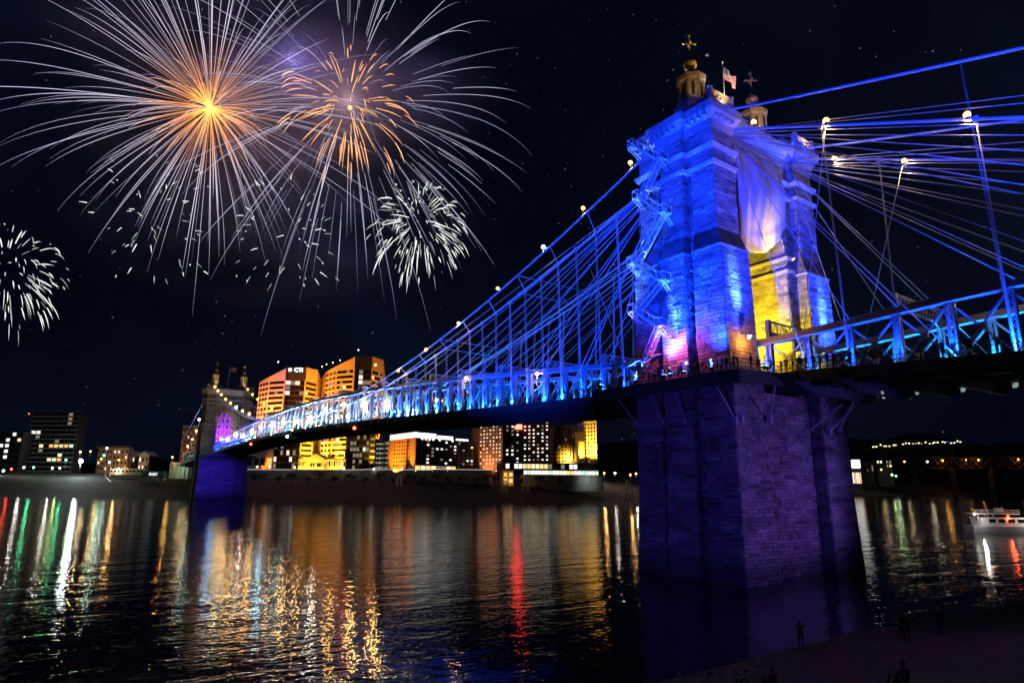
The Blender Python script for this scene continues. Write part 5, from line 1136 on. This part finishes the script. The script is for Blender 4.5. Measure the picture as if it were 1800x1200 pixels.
def boat():
    o = Vector((101.5, 13.0, 0)); t = Vector((_r0.x, _r0.y, 0)).normalized(); n = Vector((t.y, -t.x, 0)); e = empty('cabin_cruiser', o, 'long white cabin cruiser with deck lamps on the river at the right edge', 'boat')
    M = Matrix(((t.x, -n.x, 0, o.x), (t.y, -n.y, 0, o.y), (0, 0, 1, 0), (0, 0, 0, 1))); mw = mat('boat_white', (.6, .58, .62), .4)
    L = 27
    sec = [(0, 1.9, 1.5, .0), (3, 2.2, 1.45, -.3), (18, 2.3, 1.6, -.4), (24, 1.5, 1.9, -.3), (L, .1, 2.2, .3)]
    hb = MB(); vs = []; fs = []
    for x, w_, zt, zb in sec: vs += [(x, -w_, zt), (x, -w_*.75, zb), (x, w_*.75, zb), (x, w_, zt)]
    for i in range(4):
        for k in range(4): fs.append((i*4+k, i*4+(k+1) % 4, i*4+4+(k+1) % 4, i*4+4+k))
    fs += [(3, 2, 1, 0)]; hb.add(vs, fs).build('hull', mw, e, M)
    MB().box((9, 0, 2.45), (14, 3.6, 1.9)).build('cabin', mw, e, M); MB().box((18.6, 0, 2.9), (7, 3.2, 2.7)).build('wheelhouse', mw, e, M)
    MB().box((6, 0, 4.2), (10, 3.4, .16)).build('upper_deck', mw, e, M)
    for x in (1.5, 5, 8.5): MB().box((x, -1.5, 3.6), (.12, .12, 1.3)).build('stanchion', mw, e, M)
    for x in (4.4, 6.6, 8.8, 11, 13.2): MB().box((x, -1.82, 2.7), (1.5, .06, .8)).build('window', M_GLASSD, e, M)
    for x in (16.6, 18.8, 21): MB().box((x, -1.62, 3.5), (1.6, .06, .9)).build('window', M_GLASSD, e, M)
    rl = MB()
    for h in (4.7, 5.1): rl.tube([(1, -1.6, h), (11, -1.6, h)], .04, 5)
    for k in range(8): rl.bar((1+k*1.43, -1.6, 4.2), (1+k*1.43, -1.6, 5.1), .05)
    rl.build('deck_rail', mw, e, M); MB().tube([(5, 0, 4.2), (4.4, 0, 6.6)], .08, 6).tube([(8, 0, 4.2), (8.4, 0, 6)], .07, 6).build('mast', mw, e, M); MB().box((7.6, 0, 4.9), (1.4, 1.2, 1.2)).build('flybridge', mw, e, M)
    for i, (x, z, g, c) in enumerate([(.6, 4.1, G_WHITE, (1, .95, .85)), (8.2, 3.7, G_RED, (1, .1, .03)), (12.5, 4.0, G_WHITE, (1, .9, .7))]):
        q = M @ Vector((x, -1.7, z)); u = MB().ball(q, .2, 7).build('deck_lamp', g, e); point(u, q+n*(.4 if i == 1 else 2.2)+Vector((0, 0, -.4)), 160 if i == 1 else 420, c, .1)  # light sources set off the globes, added to brighten the hull
boat()

# ================================================================== fireworks
def streak_mat(name, stops, es):
    m = bpy.data.materials.new(name); m.use_nodes = True; t = m.node_tree; t.nodes.clear()
    o = nn(t, 'ShaderNodeOutputMaterial'); em = nn(t, 'ShaderNodeEmission'); em.inputs['Strength'].default_value = es
    c = nn(t, 'ShaderNodeTexCoord'); ln = nn(t, 'ShaderNodeVectorMath', operation='LENGTH'); t.links.new(c.outputs['Object'], ln.inputs[0])
    dv = nn(t, 'ShaderNodeMath', operation='DIVIDE'); dv.inputs[1].default_value = 180.; t.links.new(ln.outputs['Value'], dv.inputs[0])
    r = nn(t, 'ShaderNodeValToRGB'); el = r.color_ramp.elements
    el[0].position = stops[0][0]; el[0].color = (*stops[0][1], 1); el[1].position = stops[-1][0]; el[1].color = (*stops[-1][1], 1)
    for p, cc in stops[1:-1]: el.new(p).color = (*cc, 1)
    t.links.new(dv.outputs[0], r.inputs['Fac']); t.links.new(r.outputs[0], em.inputs['Color']); t.links.new(em.outputs[0], o.inputs['Surface']); m.cycles.emission_sampling = 'NONE'; return m
FD = 600.; K = FD/FPX      # metres per photo pixel at the bursts
UP = Vector((0, 0, 1))
def rdir():
    z = rnd(-1, 1); a = rnd(0, 2*math.pi); r = math.sqrt(1-z*z); return Vector((r*math.cos(a), r*math.sin(a), z))
def burst(px, py, label):
    c = at(px, py, FD); return empty('firework_burst', c, label, 'firework'), c
def trail(e, c, d, R, t0, t1, g, rad, m, n=14, k=2.0, name='spark_trail'):
    pts = []
    for i in range(n+1):
        t = t0+(t1-t0)*i/n; s = (1-math.exp(-k*t))/(1-math.exp(-k)); pts.append(d*(R*s)-UP*(g*R*t*t))
    rs = [rad*(.75+.35*math.sin(math.pi*min(1, i/n*1.1)))*(1 if i < n*.55 else 1-.85*(i-n*.55)/(n*.45)) for i in range(n+1)]
    MB().tube(pts, rs, 4).build(name, m, e, Matrix.Translation(c))
FA = streak_mat('sparks_gold_lavender', [(0, (4, 2., .35)), (.05, (2.2, .9, .16)), (.15, (1.1, .4, .13)), (.28, (.95, .5, .36)), (.40, (.85, .76, .95)), (1, (.62, .60, .95))], 1.15)
FA2 = streak_mat('sparks_gold_lavender_dim', [(0, (3, 1.4, .25)), (.05, (1.6, .6, .1)), (.15, (.8, .27, .1)), (.28, (.6, .3, .24)), (.40, (.5, .42, .55)), (1, (.3, .3, .55))], 1.)
e, c = burst(370, 190, 'largest firework burst, gold at the heart with long lavender trails, upper left')
for i in range(212):
    d = rdir(); trail(e, c, d, 205*rnd(.72, 1.02)*(1 if d.z > -.4 else .82), rnd(.02, .1), rnd(.6, 1.), rnd(.12, .26), rnd(.1, .22), random.choice((FA, FA, FA2)), k=1.7)
for i in range(80):
    d = rdir(); trail(e, c, d, 80*rnd(.3, 1), .02, rnd(.5, 1.), rnd(.2, .5), rnd(.3, .5), FA, 8)
MB().ball((0, 0, 0), 2.6, 8).build('burst_core', glow('core_gold', (1, .6, .06), 6), e, Matrix.Translation(c))
FB = streak_mat('sparks_orange', [(0, (1, .6, .12)), (.3, (1, .42, .16)), (.5, (1, .6, .45)), (1, (1, .7, .6))], 1.5)
FW2 = streak_mat('sparks_lavender_dim', [(0, (.6, .45, .36)), (.35, (.42, .4, .6)), (1, (.3, .32, .6))], 1.)
FW = streak_mat('sparks_lavender', [(0, (1, .75, .6)), (.35, (.85, .8, 1)), (1, (.66, .68, 1))], 1.0)
e, c = burst(612, 182, 'firework burst with short orange dashes inside and long pale trails, right of the largest')
for i in range(160):
    d = rdir(); trail(e, c, d, 190*rnd(.8, 1.08), rnd(.2, .42), rnd(.66, 1.), rnd(.12, .24), rnd(.1, .21), random.choice((FW, FW, FW2)), k=1.6)
for i in range(120):
    d = rdir(); t0 = rnd(.12, .7); trail(e, c, d, 66, t0, t0+rnd(.2, .45), .3, rnd(.25, .45), FB, 7, name='spark_dash')
MB().ball((0, 0, 0), 1.8, 8).build('burst_core', glow('core_orange', (1, .45, .06), 4), e, Matrix.Translation(c+Vector((2, 0, -4))))
FC2 = streak_mat('sparks_white_dim', [(0, (.5, .55, .5)), (1, (.42, .46, .46))], 1.)
FC = streak_mat('sparks_white', [(0, (.9, 1, .9)), (1, (.9, .97, .92))], 1.3)
def pompom(px, py, label, n, R, lo, hi, flat=1.):
    e, c = burst(px, py, label)
    for i in range(n):
        d = rdir(); t0 = rnd(lo, hi); trail(e, c, d, R, t0, t0+rnd(.05, .4), .35, rnd(.16, .5), random.choice((FC, FC, FC2)), 7, name='spark_dash')
pompom(737, 388, 'small dense white firework burst of short dashes, nearest the bridge', 230, 52, .12, .78)
pompom(8, 470, 'white firework burst of short dashes cut by the left edge', 180, 58, .2, .8)
def scatter(px, py, w_, h_, n, label):
    e, c = burst(px, py, label)
    for i in range(n):
        q = (_r*rnd(-w_, w_)+_u*rnd(-h_, h_)+_f*rnd(-30, 30))*K; d = (q.normalized()+Vector((rnd(-.4, .4), 0, rnd(-.4, .4)))).normalized(); L = rnd(1, 8)
        MB().tube([q, q+d*L*.5-UP*.2, q+d*L-UP*.8], [rnd(.2, .45), rnd(.2, .45), .12], 4).build('spark_dash', random.choice((FC, FC2)), e, Matrix.Translation(c))
scatter(262, 385, 95, 105, 60, 'faint scattered white sparks under the largest firework burst')
scatter(505, 410, 90, 90, 60, 'faint scattered white sparks between the two big bursts and the small white one')

def smoke(label, px, py, dd, rx, rz, dens, col, seed):
    m = bpy.data.materials.new('firework_smoke'); m.use_nodes = True; t = m.node_tree; t.nodes.clear()
    o = nn(t, 'ShaderNodeOutputMaterial'); v = nn(t, 'ShaderNodeVolumePrincipled'); v.inputs['Color'].default_value = (*col, 1); v.inputs['Anisotropy'].default_value = .2
    c = nn(t, 'ShaderNodeTexCoord'); n1 = nn(t, 'ShaderNodeTexNoise'); n1.inputs['Scale'].default_value = 1.7; n1.inputs['Detail'].default_value = 4; n1.inputs['Distortion'].default_value = .8
    mp = nn(t, 'ShaderNodeMapping'); mp.inputs['Location'].default_value = (seed*3.1, seed*1.7, seed); t.links.new(c.outputs['Object'], mp.inputs['Vector']); t.links.new(mp.outputs[0], n1.inputs['Vector'])
    ln = nn(t, 'ShaderNodeVectorMath', operation='LENGTH'); t.links.new(c.outputs['Object'], ln.inputs[0])
    a = nn(t, 'ShaderNodeMapRange'); a.inputs[1].default_value = .15; a.inputs[2].default_value = 1.; a.inputs[3].default_value = 1.; a.inputs[4].default_value = 0.; t.links.new(ln.outputs['Value'], a.inputs[0])
    b = nn(t, 'ShaderNodeMapRange'); b.inputs[1].default_value = .42; b.inputs[2].default_value = .72; b.inputs[3].default_value = 0.; b.inputs[4].default_value = dens; t.links.new(n1.outputs['Fac'], b.inputs[0])
    mu_ = nn(t, 'ShaderNodeMath', operation='MULTIPLY'); t.links.new(a.outputs[0], mu_.inputs[0]); t.links.new(b.outputs[0], mu_.inputs[1]); t.links.new(mu_.outputs[0], v.inputs['Density']); t.links.new(v.outputs[0], o.inputs['Volume'])
    me = MB().ball((0, 0, 0), 1, 12).mesh('firework_smoke', m)
    ob = place('firework_smoke', me, None, Matrix.Translation(at(px, py, dd)) @ Matrix.Rotation(-YAW, 4, 'Z') @ Matrix.Diagonal((rx, rx*.6, rz, 1))); return tag(ob, label, 'smoke', kind='stuff')
smoke('purple smoke drifting around the two largest firework bursts', 470, 150, 640, 250, 130, .010, (.62, .58, .9), 1.3)
smoke('blue smoke hanging below the firework bursts', 480, 400, 640, 230, 90, .006, (.5, .6, .9), 4.1)
cy.volume_step_rate = 3; cy.volume_max_steps = 64
for px, py, pw_, cl in ((372, 190, 2.2e5, (1, .55, .3)), (612, 182, .9e5, (1, .6, .4)), (510, 100, 1.3e5, (.5, .42, 1)), (760, 120, 1.2e5, (.5, .45, 1))):  # lights added at the bursts and before the smoke to make it glow
    b_ = [o for o in bpy.data.objects if o.name.startswith('firework_burst')][0 if px < 450 else 1]; point(b_, at(px, py, 604 if px in (372, 612) else 540), pw_, cl, 6)

# ================================================================== people
def human(joints, rad, shirt, trous, skin, hair, name):
    """capsules along the bones fused by a voxel remesh into one continuous body, painted by the nearest bone"""
    bones = []
    mb = MB()
    def cap(a, b, ra, rb, kind):
        a = Vector(a); b = Vector(b); bones.append((a, b, kind, (ra+rb)/2))
        n = 5; d = (b-a); L = max(d.length, 1e-4); u = d/L
        path = [a-u*ra*.9, a-u*ra*.55, a]+[a+d*(i/n) for i in range(1, n)]+[b, b+u*rb*.55, b+u*rb*.9]
        rr = [ra*.3, ra*.8, ra]+[ra+(rb-ra)*i/n for i in range(1, n)]+[rb, rb*.8, rb*.3]
        mb.tube(path, rr, 10)
    J = {k: Vector(v) for k, v in joints.items()}
    cap(J['pel'], J['che'], .145, .165, 's'); cap(J['hl'], J['hr'], .13, .13, 't'); cap(J['sl'], J['sr'], .085, .085, 's'); cap(J['che'], J['nec'], .14, .065, 's'); cap(J['nec'], J['hed']-Vector((0, 0, .06)), .055, .055, 'k')
    h = J['hed']; F = J['face']-h; F.normalize()
    cap(h+Vector((0, 0, -.05))+F*.015, h+Vector((0, 0, .055)), .078, .092, 'k'); cap(h+Vector((0, 0, .06))-F*.03, h+Vector((0, 0, .03))-F*.035, .10, .092, 'h')
    cap(h+F*.085+Vector((0, 0, -.02)), h+F*.1+Vector((0, 0, -.035)), .016, .018, 'k'); cap(h+F*.05+Vector((0, 0, -.1)), h+F*.065+Vector((0, 0, -.105)), .03, .025, 'k')
    side = F.cross(Vector((0, 0, 1))).normalized()
    for s in (-1, 1): cap(h+side*s*.088+Vector((0, 0, -.02)), h+side*s*.092+Vector((0, 0, .015)), .016, .018, 'k')
    for q in 'lr':
        cap(J['s'+q], J['e'+q], .058, .046, 's'); cap(J['e'+q], J['w'+q], .045, .032, 'k' if q in rad else 's')
        wv = (J['w'+q]-J['e'+q]).normalized(); pe = J['w'+q]+wv*.085; cap(J['w'+q]+wv*.02, pe, .03, .034, 'k')
        sd = wv.cross(Vector((0, 1, .2))).normalized()
        for fi, (o, l) in enumerate(((-.03, .075), (-.01, .085), (.011, .08), (.03, .06))): cap(pe+sd*o, pe+sd*o*1.2+wv*l-Vector((0, 0, .012)), .011, .009, 'k')
        cap(J['w'+q]+wv*.035-sd*.03, J['w'+q]+wv*.085-sd*.065, .013, .01, 'k')
        cap(J['h'+q], J['k'+q], .095, .062, 't'); cap(J['k'+q], J['a'+q], .06, .042, 't'); fo = J['f'+q]; cap(J['a'+q]-Vector((0, 0, .03)), fo, .05, .038, 'b')
    me = mb.mesh(name+'_raw', M_BLACK); o = bpy.data.objects.new(name+'_raw', me); COL.objects.link(o)
    r_ = o.modifiers.new('r', 'REMESH'); r_.mode = 'VOXEL'; r_.voxel_size = .02; dc = o.modifiers.new('d', 'DECIMATE'); dc.ratio = .28
    sm = o.modifiers.new('s', 'SMOOTH'); sm.iterations = 1; sm.factor = .4
    dg = bpy.context.evaluated_depsgraph_get(); out = bpy.data.meshes.new_from_object(o.evaluated_get(dg)); bpy.data.objects.remove(o, do_unlink=True)
    out.name = name; out.materials.clear(); order = 'stkhb'
    for m in (shirt, trous, skin, hair, M_BLACK): out.materials.append(m)
    for p in out.polygons:
        c = p.center; best = None
        for a, b, kind, rr in bones:
            ab = b-a; t = max(0, min(1, (c-a).dot(ab)/max(ab.length_squared, 1e-9))); dd = (c-(a+ab*t)).length-rr
            if best is None or dd < best[0]: best = (dd, kind)
        p.material_index = order.index(best[1]); p.use_smooth = True
    return out
def standing(arm=0, lean=0., step=.1):
    j = dict(pel=(0, 0, .96), che=(0, lean, 1.27), nec=(0, lean, 1.47), hed=(0, lean+.03, 1.62), face=(0, lean+1, 1.6), hl=(-.09, 0, .93), hr=(.09, 0, .93), sl=(-.18, lean, 1.4), sr=(.18, lean, 1.4),
             kl=(-.1, step*.5+.02, .5), kr=(.1, -step*.3+.03, .5), al=(-.11, step, .09), ar=(.11, -step, .09), fl=(-.12, step+.16, .04), fr=(.12, -step+.16, .04))
    A = {0: ((-.25, lean, 1.12), (-.24, lean+.1, .87), (.25, lean, 1.12), (.24, lean+.1, .87)), 1: ((-.27, lean+.12, 1.15), (-.16, lean+.36, 1.14), (.27, lean+.12, 1.15), (.16, lean+.36, 1.14)),
         2: ((-.26, lean, 1.12), (-.22, lean+.12, .88), (.28, lean+.12, 1.22), (.14, lean+.28, 1.46)), 3: ((-.3, lean+.1, 1.42), (-.18, lean+.22, 1.66), (.3, lean+.1, 1.42), (.16, lean+.24, 1.66)), 4: ((-.3, lean-.05, 1.15), (-.14, lean+.1, 1.05), (.25, lean-.1, 1.13), (.25, lean-.2, .88))}[arm]
    j.update(el=A[0], wl=A[1], er=A[2], wr=A[3]); return j
def seated(arm=0):
    j = dict(pel=(0, 0, .14), che=(0, -.02, .46), nec=(0, .02, .66), hed=(0, .05, .81), face=(0, 1, .95), hl=(-.1, .02, .13), hr=(.1, .02, .13), sl=(-.19, 0, .59), sr=(.19, 0, .59),
             kl=(-.17, .42, .42), kr=(.17, .42, .42), al=(-.14, .62, .08), ar=(.14, .62, .08), fl=(-.14, .78, .05), fr=(.14, .78, .05))
    A = (((-.36, .05, .42), (-.56, .14, .38), (.28, .12, .34), (.2, .36, .42)) if arm else ((-.3, .1, .34), (-.2, .34, .42), (.3, .1, .34), (.2, .34, .42)))
    j.update(el=A[0], wl=A[1], er=A[2], wr=A[3]); return j
SK = mat('skin', (.42, .26, .19), .6); HR = mat('dark_hair', (.03, .022, .018), .7)
CL = {k: mat('cloth_'+k, v, .85) for k, v in dict(black=(.02, .02, .022), navy=(.03, .04, .09), blue=(.06, .14, .5), red=(.4, .04, .04), grey=(.2, .2, .21), white=(.6, .6, .6), jean=(.06, .08, .14), olive=(.1, .1, .06)).items()}
BODY = [human(standing(0), '', CL['black'], CL['jean'], SK, HR, 'body_a'), human(standing(1, .06), 'lr', CL['grey'], CL['black'], SK, HR, 'body_b'), human(standing(2, 0, .14), 'r', CL['blue'], CL['black'], SK, HR, 'body_c'),
        human(standing(3), 'lr', CL['red'], CL['jean'], SK, HR, 'body_d'), human(standing(4, .02, .26), '', CL['navy'], CL['black'], SK, HR, 'body_e'), human(standing(0, .03, .3), 'lr', CL['olive'], CL['grey'], SK, HR, 'body_f')]
BTXT = ['in black jacket, arms down', 'in grey, leaning on the rail', 'in blue, one hand raised to the face', 'in red, holding both arms up', 'in dark clothes, mid-stride', 'in olive top, stepping']
def person(k, loc, rz, label, sc=1., group='people on the bridge walkway'):
    o = place('person', BODY[k], None, Matrix.Translation(loc) @ Matrix.Rotation(rz, 4, 'Z') @ Matrix.Scale(sc, 4)); return tag(o, label, 'person', group)
n_ = 0
for i in range(20):
    y = -9.2+i*1.02+rnd(-.25, .25); y = min(y, 12.4); k = [1, 0, 2, 1, 5, 0, 3, 1, 4, 0, 2, 1, 0, 5, 1, 2, 0, 4, 1, 3][i]; x = -14.05 if k == 1 else rnd(-13.9, -13.3)
    person(k, (x, y, 22.58), math.pi/2+rnd(-.4, .4) if i % 5 else rnd(-3, 3), 'person %s, left walkway, %s from tower corner' % (BTXT[k], ORD[i]), rnd(.95, 1.04))
for i in range(8):
    y = 14.5+i*1.9; k = [0, 1, 4, 2, 1, 0, 5, 1][i]; person(k, (-7.9, y, zd(y)+.16), math.pi/2+rnd(-.5, .5), 'person %s, river sidewalk, %s from the tower' % (BTXT[k], ORD[i]), rnd(.95, 1.04))
for i in range(18):
    px = 1312+i*10.5; k = [0, 4, 1, 2, 4, 1, 0, 5, 0, 1, 4, 0, 2, 1, 0, 5, 4, 1][i]
    y = (-10.35 if i < 4 else -11.6-(i-4)*.78); x = (-12.6+i*1.2 if i < 4 else -7.95); z = 22.58 if i < 4 else zd(y)+.16
    person(k, (x, y, z), (math.pi if i < 4 else math.pi/2)+rnd(-.7, .7), 'person %s, crowd right of corner, %s from corner' % (BTXT[k], ORD[i]), rnd(.95, 1.04))
for i in range(5):
    y = -27-i*2.1; k = [2, 0, 1, 4, 0][i]; person(k, (-7.9, y, zd(y)+.16), math.pi/2+rnd(-.5, .5), 'person %s, far right sidewalk, %s from crowd' % (BTXT[k], ORD[i]), 1)
# people on the near shore
def ground_z(y0): 
    prof = [(-10, -1.6), (-2, -.3), (0, 0), (1.5, .22), (4, .5), (8, 1.), (12, 2.6), (18, 5.2), (24, 7.7)]; s_ = -24.7-y0
    for (a, za), (b, zb) in zip(prof[:-1], prof[1:]):
        if s_ <= b: return za+(zb-za)*(s_-a)/(b-a)
    return 7.7
SEAT = [human(seated(1), 'l', CL['white'], CL['jean'], SK, HR, 'body_seated_a'), human(seated(0), '', CL['grey'], CL['black'], SK, HR, 'body_seated_b')]
def shore(px, py, me, label, rz, dz=0.):
    z = .8
    for _ in range(8): p = onp(px, py, 2, z); z = ground_z(p.y)
    o = place('person', me, None, Matrix.Translation((p.x, p.y, z+dz)) @ Matrix.Rotation(rz, 4, 'Z')); tag(o, label, 'person', 'people on the near shore'); return p
shore(1312, 1212, SEAT[0], 'person in white shirt sitting on the near shore, one arm out', -.3)
shore(1360, 1208, SEAT[1], 'person in pale grey shirt sitting on the near shore, right of the one in white', -.2)
shore(1409, 1140, BODY[3], 'person in red standing near the dark water edge on the near shore', 2.4)
shore(1586, 1124, BODY[1], 'person in pale grey standing on the near shore, left of a pair', 1.9)
shore(1596, 1126, BODY[5], 'person in olive standing on the near shore, right of a pair', 2.2)
shore(1654, 1116, BODY[0], 'person in black standing on the near shore farthest right', 2.2)
shore(1592, 1215, SEAT[1], 'person sitting at the bottom right of the near shore', -.4)
# driftwood and stones along the waterline
M_DRIFT = mat('driftwood', (.16, .14, .12), .9); dr = MB()
for i in range(260):
    x = rnd(-46, 2); y = -24.8-(max(0, x+23)*.11)-abs(random.gauss(0, 1.3))-.2; z = ground_z(y+max(0, x+23)*.11)
    if random.random() < .35: a = rnd(0, 3.1); l = rnd(.3, 1.1); dr.tube([(x, y, z+.05), (x+math.cos(a)*l, y+math.sin(a)*l, z+.08)], [.05, .025], 5)
    else: r_ = rnd(.06, .22); dr.lathe((x, y, z-.03), [(r_, 0), (r_*.8, r_*.5), (r_*.25, r_*.7)], 6, smooth=False, rot=rnd(0, 3))
tag(dr.build('shore_debris', M_DRIFT), 'scattered stones and driftwood along the near waterline', 'debris', kind='stuff')
